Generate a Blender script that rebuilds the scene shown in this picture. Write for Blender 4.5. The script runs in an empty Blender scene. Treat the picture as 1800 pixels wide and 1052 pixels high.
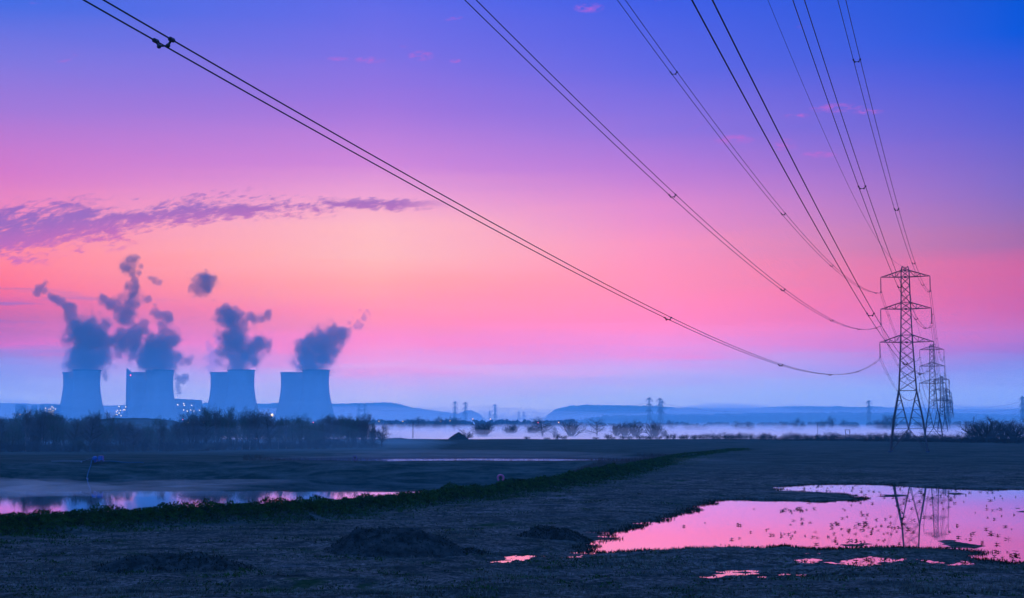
import bpy, math, random
import numpy as np
from mathutils import Vector, noise as mnoise

# ------------------------------------------------------------------ camera
scene = bpy.context.scene
C = scene.collection
F = 2621.0                      # focal length in photo pixels (photo is 1800 wide)
CZ = 6.6                        # camera height above the flood water
PITCH = math.atan(223.0 / F)
cam_d = bpy.data.cameras.new('camera')
cam = bpy.data.objects.new('camera', cam_d); C.objects.link(cam)
cam.location = (0, 0, CZ)
cam.rotation_euler = (math.pi / 2 + PITCH, 0, 0)
cam_d.sensor_width = 36.0
cam_d.lens = 36.0 * F / 1800.0
cam_d.clip_start = 0.5
cam_d.clip_end = 20000
scene.camera = cam
scene.view_settings.view_transform = 'Standard'
scene.view_settings.look = 'None'
scene.view_settings.exposure = 0.0
scene.view_settings.gamma = 1.0
scene.cycles.use_denoising = True
scene.cycles.max_bounces = 10
scene.cycles.volume_bounces = 6
scene.cycles.transparent_max_bounces = 16
scene.cycles.volume_step_rate = 1.0
scene.cycles.volume_max_steps = 256


def ray(px, py):
    """direction of the photograph's pixel in the place"""
    a = (px - 900.0) / F; b = (526.0 - py) / F
    c, s = math.cos(PITCH), math.sin(PITCH)
    return (a, c - s * b, s + c * b)


def on_plane(px, py, z=0.0):
    d = ray(px, py)
    t = (z - CZ) / d[2]
    return (d[0] * t, d[1] * t, z)


def at_depth(px, py, D):
    d = ray(px, py)
    t = D / d[1]
    return (d[0] * t, D, CZ + d[2] * t)


# ------------------------------------------------------------------ sky (world)
def s2l(c):
    return tuple(((v / 255.0) / 12.92 if v / 255.0 <= 0.04045 else ((v / 255.0 + 0.055) / 1.055) ** 2.4) for v in c) + (1.0,)


world = bpy.data.worlds.new('World'); scene.world = world
world.use_nodes = True
wn = world.node_tree.nodes; wl = world.node_tree.links
wn.clear()


class NB:
    """small helper to chain nodes"""
    def __init__(s, nt): s.nt = nt
    def val(s, sock, v):
        if hasattr(v, 'links') or isinstance(v, bpy.types.NodeSocket): s.nt.links.new(v, sock)
        else: sock.default_value = v
    def math(s, op, a, b=0.0, c=None, clamp=False):
        n = s.nt.nodes.new('ShaderNodeMath'); n.operation = op; n.use_clamp = clamp
        s.val(n.inputs[0], a); s.val(n.inputs[1], b)
        if c is not None: s.val(n.inputs[2], c)
        return n.outputs[0]
    def rng(s, v, a, b, c=0.0, d=1.0, smooth=False):
        n = s.nt.nodes.new('ShaderNodeMapRange'); n.clamp = True
        if smooth: n.interpolation_type = 'SMOOTHSTEP'
        s.val(n.inputs[0], v)
        for i, q in enumerate((a, b, c, d)): s.val(n.inputs[1 + i], q)
        return n.outputs[0]
    def mix(s, f, a, b):
        n = s.nt.nodes.new('ShaderNodeMix'); n.data_type = 'RGBA'
        s.val(n.inputs[0], f); s.val(n.inputs[6], a); s.val(n.inputs[7], b)
        return n.outputs[2]
    def comb(s, x, y, z):
        n = s.nt.nodes.new('ShaderNodeCombineXYZ')
        for i, q in enumerate((x, y, z)): s.val(n.inputs[i], q)
        return n.outputs[0]
    def noise(s, vec, scale, detail=3.0, rough=0.5, dist=0.0):
        n = s.nt.nodes.new('ShaderNodeTexNoise'); n.noise_dimensions = '3D'
        if vec is not None: s.nt.links.new(vec, n.inputs['Vector'])
        n.inputs['Scale'].default_value = scale; n.inputs['Detail'].default_value = detail
        n.inputs['Roughness'].default_value = rough; n.inputs['Distortion'].default_value = dist
        return n.outputs[0]


w = NB(world.node_tree)
tc = wn.new('ShaderNodeTexCoord')
sep = wn.new('ShaderNodeSeparateXYZ'); wl.new(tc.outputs['Generated'], sep.inputs[0])
az = w.math('ARCTAN2', sep.outputs[0], sep.outputs[1])
sinel = sep.outputs[2]
el = w.math('ARCSINE', sinel)


def px_el(px, py):
    d = ray(px, py); return math.atan2(d[2], math.hypot(d[0], d[1]))
def px_az(px, py=500):
    d = ray(px, py); return math.atan2(d[0], d[1])


# horizontally drawn-out streaks that ripple the colour bands
st_v = w.comb(w.math('MULTIPLY', az, 5.0), w.math('MULTIPLY', el, 60.0), 0.0)
streak = w.noise(st_v, 1.0, 5.0, 0.55, 0.6)
st2 = w.noise(w.comb(w.math('MULTIPLY', az, 14.0), w.math('MULTIPLY', el, 150.0), 3.0), 1.0, 4.0, 0.6, 0.4)
low = w.rng(el, 0.16, 0.05, 0.25, 1.0)
wob = w.math('ADD', w.math('MULTIPLY', w.math('SUBTRACT', streak, 0.5), 0.030),
             w.math('MULTIPLY', w.math('SUBTRACT', st2, 0.5), 0.012))
el2 = w.math('ADD', el, w.math('MULTIPLY', wob, low))

SKY = {
 0: [(749, (160, 190, 245)), (700, (165, 188, 243)), (665, (142, 162, 232)), (640, (138, 150, 226)), (622, (150, 138, 212)), (600, (205, 122, 198)), (565, (188, 112, 168)), (535, (222, 110, 155)),
     (500, (250, 122, 145)), (440, (255, 140, 158)), (370, (238, 138, 186)), (300, (212, 124, 200)), (190, (162, 122, 214)), (100, (125, 120, 222)), (0, (70, 110, 226))],
 660: [(749, (188, 198, 244)), (700, (188, 190, 240)), (665, (208, 178, 234)), (640, (238, 160, 220)), (600, (255, 145, 200)), (560, (255, 148, 180)), (500, (255, 168, 172)),
       (450, (255, 188, 186)), (400, (255, 188, 194)), (345, (240, 166, 208)), (290, (208, 138, 216)), (190, (160, 120, 220)), (100, (125, 114, 226)), (0, (96, 108, 230))],
 1150: [(749, (168, 190, 244)), (700, (168, 188, 240)), (645, (196, 166, 234)), (612, (240, 150, 216)), (565, (255, 140, 192)), (500, (255, 146, 182)),
        (430, (250, 150, 190)), (370, (228, 142, 204)), (300, (186, 126, 214)), (230, (146, 118, 220)), (120, (100, 106, 226)), (0, (66, 96, 228))],
 1800: [(749, (138, 172, 242)), (700, (145, 176, 242)), (635, (135, 142, 220)), (610, (155, 124, 205)), (580, (190, 118, 190)), (540, (200, 106, 168)), (470, (204, 106, 160)),
        (430, (168, 110, 166)), (390, (150, 112, 180)), (320, (128, 108, 196)), (230, (98, 100, 208)), (130, (62, 92, 216)), (60, (16, 90, 218)), (0, (0, 88, 214))],
}
HAZE_D, LAYER_D, EQ = 1.0e-4, 2.5e-4, (0.045, 0.25, 0.80)


# the air in front of the sky (built below) takes some of its light away and adds its own


def behind_air(c, e):
    e = max(e, 1e-3)
    t = HAZE_D * min(6200.0, 373.0 / math.sin(e)) + LAYER_D * max(0.0, min(3400.0, 118.0 / e) - 1100.0)
    T = math.exp(-t); L = s2l(c)
    return tuple(min(2.2, max(0.0, (L[i] - (1 - T) * EQ[i]) / T)) for i in range(3)) + (1.0,)


EMAX = 0.32
fac = w.rng(el2, 0.0, EMAX)
cols = []
for px in (0, 660, 1150, 1800):
    r = wn.new('ShaderNodeValToRGB'); cr = r.color_ramp
    stops = [(max(0.0, px_el(px, y)) / EMAX, behind_air(c, px_el(px, y))) for y, c in SKY[px]]
    cr.elements[0].position = stops[0][0]; cr.elements[0].color = stops[0][1]
    cr.elements[1].position = stops[-1][0]; cr.elements[1].color = stops[-1][1]
    for p, c in stops[1:-1]:
        e = cr.elements.new(p); e.color = c
    cr.interpolation = 'B_SPLINE' if False else 'LINEAR'
    wl.new(fac, r.inputs[0]); cols.append(r.outputs[0])
col = cols[0]
for i, (a, b) in enumerate(((0, 660), (660, 1150), (1150, 1800))):
    col = w.mix(w.rng(az, px_az(a), px_az(b)), col, cols[i + 1])
# sky behind and overhead, out of view: blue boosted to light haze and ground
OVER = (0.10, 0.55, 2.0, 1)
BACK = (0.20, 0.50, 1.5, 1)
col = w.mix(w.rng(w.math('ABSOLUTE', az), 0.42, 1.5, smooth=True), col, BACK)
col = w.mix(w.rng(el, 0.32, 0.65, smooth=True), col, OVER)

# the long mauve bank of cloud over the cooling towers
e0, e1, e2 = px_el(0, 412), px_el(350, 372), px_el(700, 358)
a0, a1, a2 = px_az(0), px_az(350), px_az(700)
# quadratic centre line
M = np.array([[1, a0, a0 * a0], [1, a1, a1 * a1], [1, a2, a2 * a2]])
k0, k1, k2 = np.linalg.solve(M, np.array([e0, e1, e2]))
ec = w.math('ADD', w.math('ADD', w.math('MULTIPLY', az, float(k1)), float(k0)), w.math('MULTIPLY', w.math('MULTIPLY', az, az), float(k2)))
off = w.math('SUBTRACT', el, ec)
wid = w.rng(az, px_az(0), px_az(800), 0.030, 0.0035)
band = w.math('SUBTRACT', 1.0, w.math('DIVIDE', w.math('ABSOLUTE', off), wid), clamp=False)
cl_v = w.comb(w.math('MULTIPLY', az, 60.0), w.math('ADD', w.math('MULTIPLY', off, 190.0), w.math('MULTIPLY', az, -16.0)), 1.3)
cn = w.noise(cl_v, 1.0, 7.0, 0.62, 0.5)
cn2 = w.noise(w.comb(w.math('MULTIPLY', az, 150.0), w.math('ADD', w.math('MULTIPLY', off, 420.0), w.math('MULTIPLY', az, -60.0)), 2.3), 1.0, 5.0, 0.6, 0.3)
big = w.noise(w.comb(w.math('MULTIPLY', az, 16.0), w.math('MULTIPLY', off, 60.0), 7.7), 1.0, 2.0, 0.5)
dens = w.math('ADD', w.math('ADD', w.math('MULTIPLY', band, 0.34), w.math('ADD', w.math('MULTIPLY', cn, 0.55), w.math('MULTIPLY', cn2, 0.5))), w.math('MULTIPLY', w.math('SUBTRACT', big, 0.5), 0.55))
inband = w.rng(band, 0.0, 0.25)
cl_m = w.math('MULTIPLY', w.rng(dens, 0.655, 0.86, smooth=True), inband)
cl_m = w.math('MULTIPLY', cl_m, w.rng(az, px_az(800), px_az(700)))
cl_m = w.math('MULTIPLY', cl_m, w.rng(az, -0.75, -0.5))
lit = w.rng(off, -0.016, 0.004)
cl_col = w.mix(lit, s2l((232, 92, 160)), s2l((158, 92, 172)))
col = w.mix(w.math('MULTIPLY', cl_m, 0.88), col, cl_col)
# small pink wisps high up
wv = w.comb(w.math('MULTIPLY', az, 22.0), w.math('ADD', w.math('MULTIPLY', el, 70.0), w.math('MULTIPLY', az, -12.0)), 9.1)
wn1 = w.noise(wv, 1.0, 5.0, 0.6, 0.4)
wsp = w.math('MULTIPLY', w.rng(wn1, 0.66, 0.78, smooth=True), w.math('MULTIPLY', w.rng(el, 0.13, 0.19), w.rng(el, 0.34, 0.29)))
col = w.mix(w.math('MULTIPLY', wsp, 0.5), col, s2l((215, 85, 200)))
for px_, py_, w_, h_ in ((740, 98, 26, 10), (650, 106, 30, 7), (595, 104, 22, 5), (800, 107, 12, 5), (1035, 14, 30, 10), (1290, 246, 40, 10), (1470, 190, 50, 9), (1400, 204, 26, 5), (1525, 197, 30, 6), (1440, 272, 36, 7), (1380, 255, 24, 12), (715, 82, 14, 3)):
    da = w.math('DIVIDE', w.math('SUBTRACT', az, px_az(px_, py_)), w_ / F); de = w.math('DIVIDE', w.math('SUBTRACT', el, px_el(px_, py_)), h_ / F)
    r2 = w.math('ADD', w.math('MULTIPLY', da, da), w.math('MULTIPLY', de, de))
    m_ = w.math('MULTIPLY', w.rng(r2, 1.0, 0.0), w.rng(cn2, 0.40, 0.62))
    col = w.mix(w.math('MULTIPLY', m_, 0.55), col, s2l((225, 95, 200)))
# dim mauve bars low at the left
bv = w.comb(w.math('MULTIPLY', az, 9.0), w.math('MULTIPLY', el, 130.0), 5.0)
bn = w.noise(bv, 1.0, 4.0, 0.5, 0.3)
bar = w.math('MULTIPLY', w.rng(bn, 0.52, 0.66, smooth=True), w.math('MULTIPLY', w.rng(el, 0.042, 0.055), w.rng(el, 0.098, 0.080)))
bar = w.math('MULTIPLY', bar, w.rng(az, px_az(330), px_az(60)))
col = w.mix(w.math('MULTIPLY', bar, 0.55), col, s2l((140, 100, 170)))
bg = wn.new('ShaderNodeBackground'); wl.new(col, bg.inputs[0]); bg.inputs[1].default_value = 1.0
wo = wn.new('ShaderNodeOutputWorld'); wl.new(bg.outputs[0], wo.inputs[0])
world.cycles.sampling_method = 'MANUAL'; world.cycles.sample_map_resolution = 1024


# lamp added to brighten the mist before sunrise, set above the brightest sky
mist_lamp_d = bpy.data.lights.new('mist_fill', 'SUN'); mist_lamp_d.energy = 0.8; mist_lamp_d.angle = math.radians(20); mist_lamp_d.color = (1.0, 0.80, 0.78)
mist_lamp = bpy.data.objects.new('mist_fill', mist_lamp_d); C.objects.link(mist_lamp)
LAMP_EL, LAMP_AZ = math.radians(20), math.radians(-5)
mist_lamp.rotation_euler = Vector((math.sin(LAMP_AZ) * math.cos(LAMP_EL), math.cos(LAMP_AZ) * math.cos(LAMP_EL), math.sin(LAMP_EL))).to_track_quat('Z', 'Y').to_euler()


# ------------------------------------------------------------------ mesh helpers
class MB:
    def __init__(s): s.v = []; s.f = []
    def add(s, vs, fs):
        o = len(s.v); s.v.extend([tuple(q) for q in vs]); s.f.extend([tuple(i + o for i in f) for f in fs]); return s
    def box(s, x0, y0, z0, x1, y1, z1):
        return s.add([(x0, y0, z0), (x1, y0, z0), (x1, y1, z0), (x0, y1, z0), (x0, y0, z1), (x1, y0, z1), (x1, y1, z1), (x0, y1, z1)],
                     [(0, 3, 2, 1), (4, 5, 6, 7), (0, 1, 5, 4), (1, 2, 6, 5), (2, 3, 7, 6), (3, 0, 4, 7)])
    def bar(s, a, b, r, r2=None, n=4, caps=True, ph=0.785):
        a = Vector(a); b = Vector(b); d = b - a
        if d.length < 1e-6: return s
        d.normalize()
        u = d.cross(Vector((0, 0, 1)))
        if u.length < 1e-3: u = Vector((1, 0, 0))
        u.normalize(); v = d.cross(u)
        r2 = r if r2 is None else r2
        vs = []
        for p, rr in ((a, r), (b, r2)):
            for i in range(n):
                t = 2 * math.pi * i / n + ph
                vs.append(p + (u * math.cos(t) + v * math.sin(t)) * rr)
        fs = [(i, (i + 1) % n, n + (i + 1) % n, n + i) for i in range(n)]
        if caps: fs += [tuple(range(n - 1, -1, -1)), tuple(range(n, 2 * n))]
        return s.add(vs, fs)
    def tube(s, pts, r, n=6):
        pts = [Vector(p) for p in pts]; vs = []
        for k, p in enumerate(pts):
            d = (pts[min(k + 1, len(pts) - 1)] - pts[max(k - 1, 0)]).normalized()
            u = d.cross(Vector((0, 0, 1)))
            if u.length < 1e-3: u = Vector((1, 0, 0))
            u.normalize(); v = d.cross(u)
            rr = r[k] if isinstance(r, (list, tuple)) else r
            for i in range(n):
                t = 2 * math.pi * i / n
                vs.append(p + (u * math.cos(t) + v * math.sin(t)) * rr)
        m = len(pts)
        fs = [(k * n + i, k * n + (i + 1) % n, (k + 1) * n + (i + 1) % n, (k + 1) * n + i) for k in range(m - 1) for i in range(n)]
        fs += [tuple(range(n - 1, -1, -1)), tuple(range((m - 1) * n, m * n))]
        return s.add(vs, fs)
    def ball(s, c, rx, ry=None, rz=None, nu=8, nv=6):
        ry = rx if ry is None else ry; rz = rx if rz is None else rz
        vs = [(c[0], c[1], c[2] - rz)]
        for j in range(1, nv):
            t = -math.pi / 2 + math.pi * j / nv
            for i in range(nu):
                p = 2 * math.pi * i / nu
                vs.append((c[0] + rx * math.cos(t) * math.cos(p), c[1] + ry * math.cos(t) * math.sin(p), c[2] + rz * math.sin(t)))
        vs.append((c[0], c[1], c[2] + rz)); L = len(vs) - 1
        fs = [(0, 1 + (i + 1) % nu, 1 + i) for i in range(nu)]
        for j in range(nv - 2):
            for i in range(nu):
                a = 1 + j * nu + i; b = 1 + j * nu + (i + 1) % nu
                fs.append((a, b, b + nu, a + nu))
        o = 1 + (nv - 2) * nu
        fs += [(o + i, o + (i + 1) % nu, L) for i in range(nu)]
        return s.add(vs, fs)
    def lathe(s, prof, n=32, cx=0, cy=0):
        vs = []
        for r, z in prof:
            for i in range(n):
                t = 2 * math.pi * i / n
                vs.append((cx + r * math.cos(t), cy + r * math.sin(t), z))
        m = len(prof)
        fs = [(k * n + i, k * n + (i + 1) % n, (k + 1) * n + (i + 1) % n, (k + 1) * n + i) for k in range(m - 1) for i in range(n)]
        return s.add(vs, fs)
    def mesh(s, name, mat=None, smooth=False):
        m = bpy.data.meshes.new(name); m.from_pydata(s.v, [], s.f); m.update()
        if mat: m.materials.append(mat)
        if smooth: m.polygons.foreach_set('use_smooth', [True] * len(m.polygons))
        return m
    def build(s, name, mat, parent=None, loc=(0, 0, 0), smooth=False):
        o = bpy.data.objects.new(name, s.mesh(name, mat, smooth)); C.objects.link(o)
        o.location = loc
        if parent: o.parent = parent
        return o


def tag(o, label=None, cat=None, group=None, kind=None):
    if label: o['label'] = label
    if cat: o['category'] = cat
    if group: o['group'] = group
    if kind: o['kind'] = kind
    return o


def empty(name, loc=(0, 0, 0), rz=0.0, label=None, cat=None, group=None):
    o = bpy.data.objects.new(name, None); C.objects.link(o)
    o.location = loc; o.rotation_euler = (0, 0, rz); o.empty_display_size = 0.5
    return tag(o, label, cat, group)


def copy_tree(o, parent=None):
    c = o.copy(); C.objects.link(c)
    if parent: c.parent = parent
    for ch in list(o.children): copy_tree(ch, c)
    return c


# ------------------------------------------------------------------ materials
def mat(name, rgb, rough=0.8, rgb2=None, scale=1.0, detail=4.0, bump=0.0, bscale=None, metallic=0.0, spec=0.3, stretch=(1, 1, 1), contrast=(0.35, 0.65)):
    m = bpy.data.materials.new(name); m.use_nodes = True
    nt = m.node_tree; n = NB(nt); b = nt.nodes['Principled BSDF']
    b.inputs['Roughness'].default_value = rough; b.inputs['Metallic'].default_value = metallic
    b.inputs['Specular IOR Level'].default_value = spec if rough < .85 else 0.0
    if rough >= .85: b.inputs['IOR'].default_value = 1.0
    b.inputs['Base Color'].default_value = (*rgb, 1)
    t = nt.nodes.new('ShaderNodeTexCoord')
    mp = nt.nodes.new('ShaderNodeMapping'); nt.links.new(t.outputs['Object'], mp.inputs[0]); mp.inputs['Scale'].default_value = stretch
    if rgb2:
        f = n.noise(mp.outputs[0], scale, detail, 0.6)
        nt.links.new(n.mix(n.rng(f, *contrast), (*rgb, 1), (*rgb2, 1)), b.inputs['Base Color'])
    if bump:
        f = n.noise(mp.outputs[0], bscale or scale * 4, 4.0, 0.6)
        bm = nt.nodes.new('ShaderNodeBump'); bm.inputs['Strength'].default_value = 1.0; bm.inputs['Distance'].default_value = bump
        nt.links.new(f, bm.inputs['Height']); nt.links.new(bm.outputs[0], b.inputs['Normal'])
    return m


def emit(name, rgb, strength):
    m = bpy.data.materials.new(name); m.use_nodes = True
    nt = m.node_tree; nt.nodes.clear()
    e = nt.nodes.new('ShaderNodeEmission'); e.inputs[0].default_value = (*rgb, 1); e.inputs[1].default_value = strength
    o = nt.nodes.new('ShaderNodeOutputMaterial'); nt.links.new(e.outputs[0], o.inputs[0]); return m


def volume(name, rgb, density, g=0.3):
    m = bpy.data.materials.new(name); m.use_nodes = True
    nt = m.node_tree; nt.nodes.clear()
    v = nt.nodes.new('ShaderNodeVolumePrincipled')
    v.inputs['Color'].default_value = (*rgb, 1); v.inputs['Density'].default_value = density; v.inputs['Anisotropy'].default_value = g
    o = nt.nodes.new('ShaderNodeOutputMaterial'); nt.links.new(v.outputs[0], o.inputs[1]); return m


M_STEEL = mat('galvanised_steel', (0.05, 0.05, 0.06), 0.6, metallic=0.3)
M_STEEL_FAR = mat('weathered_steel', (0.045, 0.05, 0.07), 0.8)
M_WIRE = mat('aluminium_cable', (0.02, 0.02, 0.024), 0.6)
M_INSUL = mat('dark_glass_discs', (0.03, 0.03, 0.04), 0.35)
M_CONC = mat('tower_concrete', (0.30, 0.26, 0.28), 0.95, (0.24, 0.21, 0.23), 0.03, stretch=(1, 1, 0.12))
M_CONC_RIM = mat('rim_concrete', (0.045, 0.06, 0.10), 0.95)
M_PANEL = mat('painted_cladding', (0.10, 0.14, 0.22), 0.9, (0.13, 0.17, 0.25), 0.05)
M_BARK = mat('dark_bark', (0.045, 0.035, 0.035), 0.95, (0.065, 0.05, 0.045), 1.5)
M_BIRCH = mat('pale_birch_bark', (0.20, 0.19, 0.18), 0.9, (0.07, 0.06, 0.06), 1.2, stretch=(1, 1, 3))
M_TWIG = mat('bare_twigs', (0.08, 0.085, 0.095), 0.95, (0.12, 0.11, 0.11), 0.6)
M_TWIG_G = mat('budding_twigs', (0.06, 0.12, 0.085), 0.95, (0.125, 0.115, 0.115), 0.5)
M_TWIG_P = mat('pale_catkin_twigs', (0.11, 0.14, 0.13), 0.95, (0.06, 0.08, 0.08), 0.7)
M_HEDGE = mat('bare_hedge_twigs', (0.035, 0.045, 0.05), 0.95, (0.055, 0.055, 0.06), 0.8)
M_FARWOOD = mat('far_woodland', (0.04, 0.05, 0.07), 0.95, (0.06, 0.07, 0.09), 0.05)
M_HILL = mat('wooded_hillside', (0.04, 0.06, 0.07), 1.0, (0.06, 0.09, 0.09), 0.01, 5)
M_LEAF = mat('bank_leaves', (0.028, 0.062, 0.012), 0.9, (0.007, 0.018, 0.007), 1.6, spec=0.15)
M_GRASS = mat('field_grass', (0.016, 0.030, 0.018), 0.9, (0.13, 0.11, 0.085), 0.5, spec=0.1)
M_REED = mat('dry_reeds', (0.045, 0.028, 0.022), 0.9, (0.04, 0.035, 0.04), 0.5, spec=0.1)
M_WEED = mat('marsh_weed_leaves', (0.010, 0.014, 0.009), 0.85, spec=0.1)
M_SOIL = mat('spoil_soil', (0.006, 0.011, 0.011), 1.0, (0.045, 0.042, 0.040), 1.6, 8, bump=0.15, bscale=6, spec=0.05)
M_POLE = mat('tarred_timber', (0.03, 0.028, 0.03), 0.9)
M_BLUE = mat('blue_pump_paint', (0.012, 0.075, 0.24), 0.5, (0.01, 0.04, 0.14), 5.0)
M_HOSE = mat('blue_hose', (0.005, 0.05, 0.10), 0.7)
M_RUBBER = mat('black_rubber', (0.02, 0.02, 0.025), 0.7)
M_PIPE = mat('pale_pipe', (0.12, 0.14, 0.18), 0.5)
M_BUOY = mat('faded_red_plastic', (0.42, 0.07, 0.16), 0.5)
M_WARM = emit('sodium_lamp_glow', (1.0, 0.50, 0.16), 3.5)
M_WHITE = emit('white_lamp_glow', (1.0, 0.70, 0.28), 5.0)
M_RED = emit('red_warning_glow', (1.0, 0.06, 0.08), 6.0)


def water_mat(name, refl, bump, scale, stretch):
    m = bpy.data.materials.new(name); m.use_nodes = True
    nt = m.node_tree; n = NB(nt); nt.nodes.clear()
    t = nt.nodes.new('ShaderNodeTexCoord')
    mp = nt.nodes.new('ShaderNodeMapping'); nt.links.new(t.outputs['Object'], mp.inputs[0]); mp.inputs['Scale'].default_value = stretch
    f = n.noise(mp.outputs[0], scale, 3.0, 0.5)
    bm = nt.nodes.new('ShaderNodeBump'); bm.inputs['Strength'].default_value = 1.0; bm.inputs['Distance'].default_value = bump
    nt.links.new(f, bm.inputs['Height'])
    g = nt.nodes.new('ShaderNodeBsdfGlossy'); g.inputs['Roughness'].default_value = 0.015; g.inputs['Color'].default_value = (*refl, 1)
    nt.links.new(bm.outputs[0], g.inputs['Normal'])
    d = nt.nodes.new('ShaderNodeBsdfDiffuse'); d.inputs['Color'].default_value = (0.02, 0.035, 0.05, 1)
    fr = nt.nodes.new('ShaderNodeFresnel'); fr.inputs['IOR'].default_value = 2.6
    mx = nt.nodes.new('ShaderNodeMixShader'); nt.links.new(n.rng(fr.outputs[0], 0.15, 0.62), mx.inputs[0])
    nt.links.new(d.outputs[0], mx.inputs[1]); nt.links.new(g.outputs[0], mx.inputs[2])
    o = nt.nodes.new('ShaderNodeOutputMaterial'); nt.links.new(mx.outputs[0], o.inputs[0]); return m


M_FLOOD = water_mat('still_flood_water', (0.97, 0.95, 0.98), 0.0006, 1.2, (1, 1, 1))
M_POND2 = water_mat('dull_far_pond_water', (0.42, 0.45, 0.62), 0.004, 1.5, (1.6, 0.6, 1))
M_POND = water_mat('rippled_pond_water', (0.92, 0.95, 1.0), 0.0007, 2.0, (2.2, 0.6, 1))

# ------------------------------------------------------------------ ground shape
rs = np.random.RandomState(7)
_T = rs.rand(512, 512)


def vnoise(x, y, scale, seed=0):
    x = np.asarray(x, float) / scale + seed * 17.31 + 1000.0; y = np.asarray(y, float) / scale + seed * 9.17 + 1000.0
    xi = np.floor(x).astype(int); yi = np.floor(y).astype(int); fx = x - xi; fy = y - yi
    fx = fx * fx * (3 - 2 * fx); fy = fy * fy * (3 - 2 * fy)
    a = _T[xi % 512, yi % 512]; b = _T[(xi + 1) % 512, yi % 512]; c = _T[xi % 512, (yi + 1) % 512]; d = _T[(xi + 1) % 512, (yi + 1) % 512]
    return (a * (1 - fx) + b * fx) * (1 - fy) + (c * (1 - fx) + d * fx) * fy - 0.5


def fbm(x, y, scale, oct=4, seed=0):
    r = 0; a = 1.0
    for i in range(oct):
        r = r + a * vnoise(x, y, scale, seed + i); scale *= 0.5; a *= 0.5
    return r


def sdf(P, x, y):
    """signed distance to polygon P, negative inside"""
    x = np.asarray(x, float); y = np.asarray(y, float)
    d = np.full(x.shape, 1e9); ins = np.zeros(x.shape, bool); n = len(P)
    for i in range(n):
        ax, ay = P[i]; bx, by = P[(i + 1) % n]
        ex, ey = bx - ax, by - ay; L = ex * ex + ey * ey + 1e-12
        t = np.clip(((x - ax) * ex + (y - ay) * ey) / L, 0, 1)
        d = np.minimum(d, (x - ax - t * ex) ** 2 + (y - ay - t * ey) ** 2)
        c = (ay > y) != (by > y)
        with np.errstate(divide='ignore', invalid='ignore'):
            xx = ax + (y - ay) * ex / (ey if abs(ey) > 1e-12 else 1e-12)
        ins ^= c & (x < xx)
    d = np.sqrt(d); return np.where(ins, -d, d)


def polyline(L, x, y):
    d = np.full(np.shape(x), 1e9); side = np.zeros(np.shape(x))
    for (ax, ay), (bx, by) in zip(L[:-1], L[1:]):
        ex, ey = bx - ax, by - ay; t = np.clip(((x - ax) * ex + (y - ay) * ey) / (ex * ex + ey * ey), 0, 1)
        q = (x - ax - t * ex) ** 2 + (y - ay - t * ey) ** 2
        s = np.sign(ex * (y - ay) - ey * (x - ax))        # +1 on the left of travel
        side = np.where(q < d, s, side); d = np.minimum(d, q)
    return np.sqrt(d), side


def poly(pts, z=0.0): return [on_plane(a, b, z)[:2] for a, b in pts]


FLOOD = poly([(1034, 972), (1062, 957), (1100, 949), (1108, 947), (1070, 938), (1120, 929), (1160, 919), (1200, 905), (1230, 894), (1262, 881), (1300, 879), (1370, 880),
              (1440, 883), (1500, 882), (1522, 879), (1512, 872), (1470, 868), (1430, 867), (1378, 862), (1392, 855), (1440, 852), (1500, 851), (1560, 852), (1575, 857),
              (1620, 857), (1680, 860), (1740, 862), (1800, 861), (1960, 858), (1990, 985), (1900, 995), (1820, 990), (1770, 992), (1728, 985), (1745, 975), (1722, 969), (1680, 967), (1640, 966), (1600, 965),
              (1500, 963), (1440, 969), (1415, 965), (1380, 961), (1340, 964), (1290, 963), (1200, 964), (1130, 966), (1085, 972)])
POOLS = [poly(p) for p in (
    [(1398, 990), (1408, 984), (1428, 982), (1457, 991)], [(1484, 992), (1508, 980), (1530, 977), (1574, 984), (1545, 996)], [(1420, 975), (1430, 971), (1447, 974), (1432, 977)],
    [(1246, 1017), (1262, 1009), (1290, 1004), (1314, 1003), (1292, 1013), (1262, 1016)], [(1363, 1014), (1378, 1010), (1393, 1012), (1384, 1018), (1370, 1018)],
    [(872, 989), (905, 980), (935, 976), (952, 978), (940, 983), (900, 986)], [(1000, 980), (1015, 977), (1036, 980), (1020, 983)],
    [(1592, 990), (1620, 985), (1660, 987), (1640, 993)], [(1648, 992), (1690, 986), (1712, 992), (1680, 996)])]
ISLES = [poly(p) for p in (
    [(1636, 951), (1680, 949), (1712, 954), (1740, 961), (1722, 966), (1680, 962), (1650, 958)], [(1540, 870), (1600, 869), (1600, 873), (1545, 874)],
    [(1666, 867), (1692, 867), (1694, 871), (1670, 871)], [(1778, 891), (1800, 896), (1815, 903), (1790, 899)], [(1492, 958), (1520, 957), (1520, 960), (1496, 960)],
    [(1310, 962), (1360, 961), (1345, 964)], [(1764, 966), (1800, 967), (1795, 970), (1766, 969)])]
CREST = [on_plane(a, b, 0.9)[:2] for a, b in [(-500, 960), (-250, 940), (0, 918), (180, 908), (350, 900), (520, 893), (640, 884), (800, 866), (950, 849), (1100, 824), (1200, 802), (1300, 791)]]
_pn = [on_plane(a, b - 3, 0.9)[:2] for a, b in [(-500, 960), (-250, 940), (0, 918), (180, 908), (350, 900), (520, 893), (640, 884), (800, 866), (930, 850)]]
POND = [(x - 2.0, y + 3.5) for x, y in _pn] + [on_plane(990, 841, -1.2)[:2], on_plane(600, 841, -1.2)[:2], on_plane(300, 840, -1.2)[:2], on_plane(0, 841, -1.2)[:2], on_plane(-500, 842, -1.2)[:2]]
PONDB = [on_plane(a, b, 0.6)[:2] for a, b in [(440, 812.5), (700, 815), (1120, 814), (1110, 806), (1000, 804), (800, 803.2), (600, 804), (500, 806)]]


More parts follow.
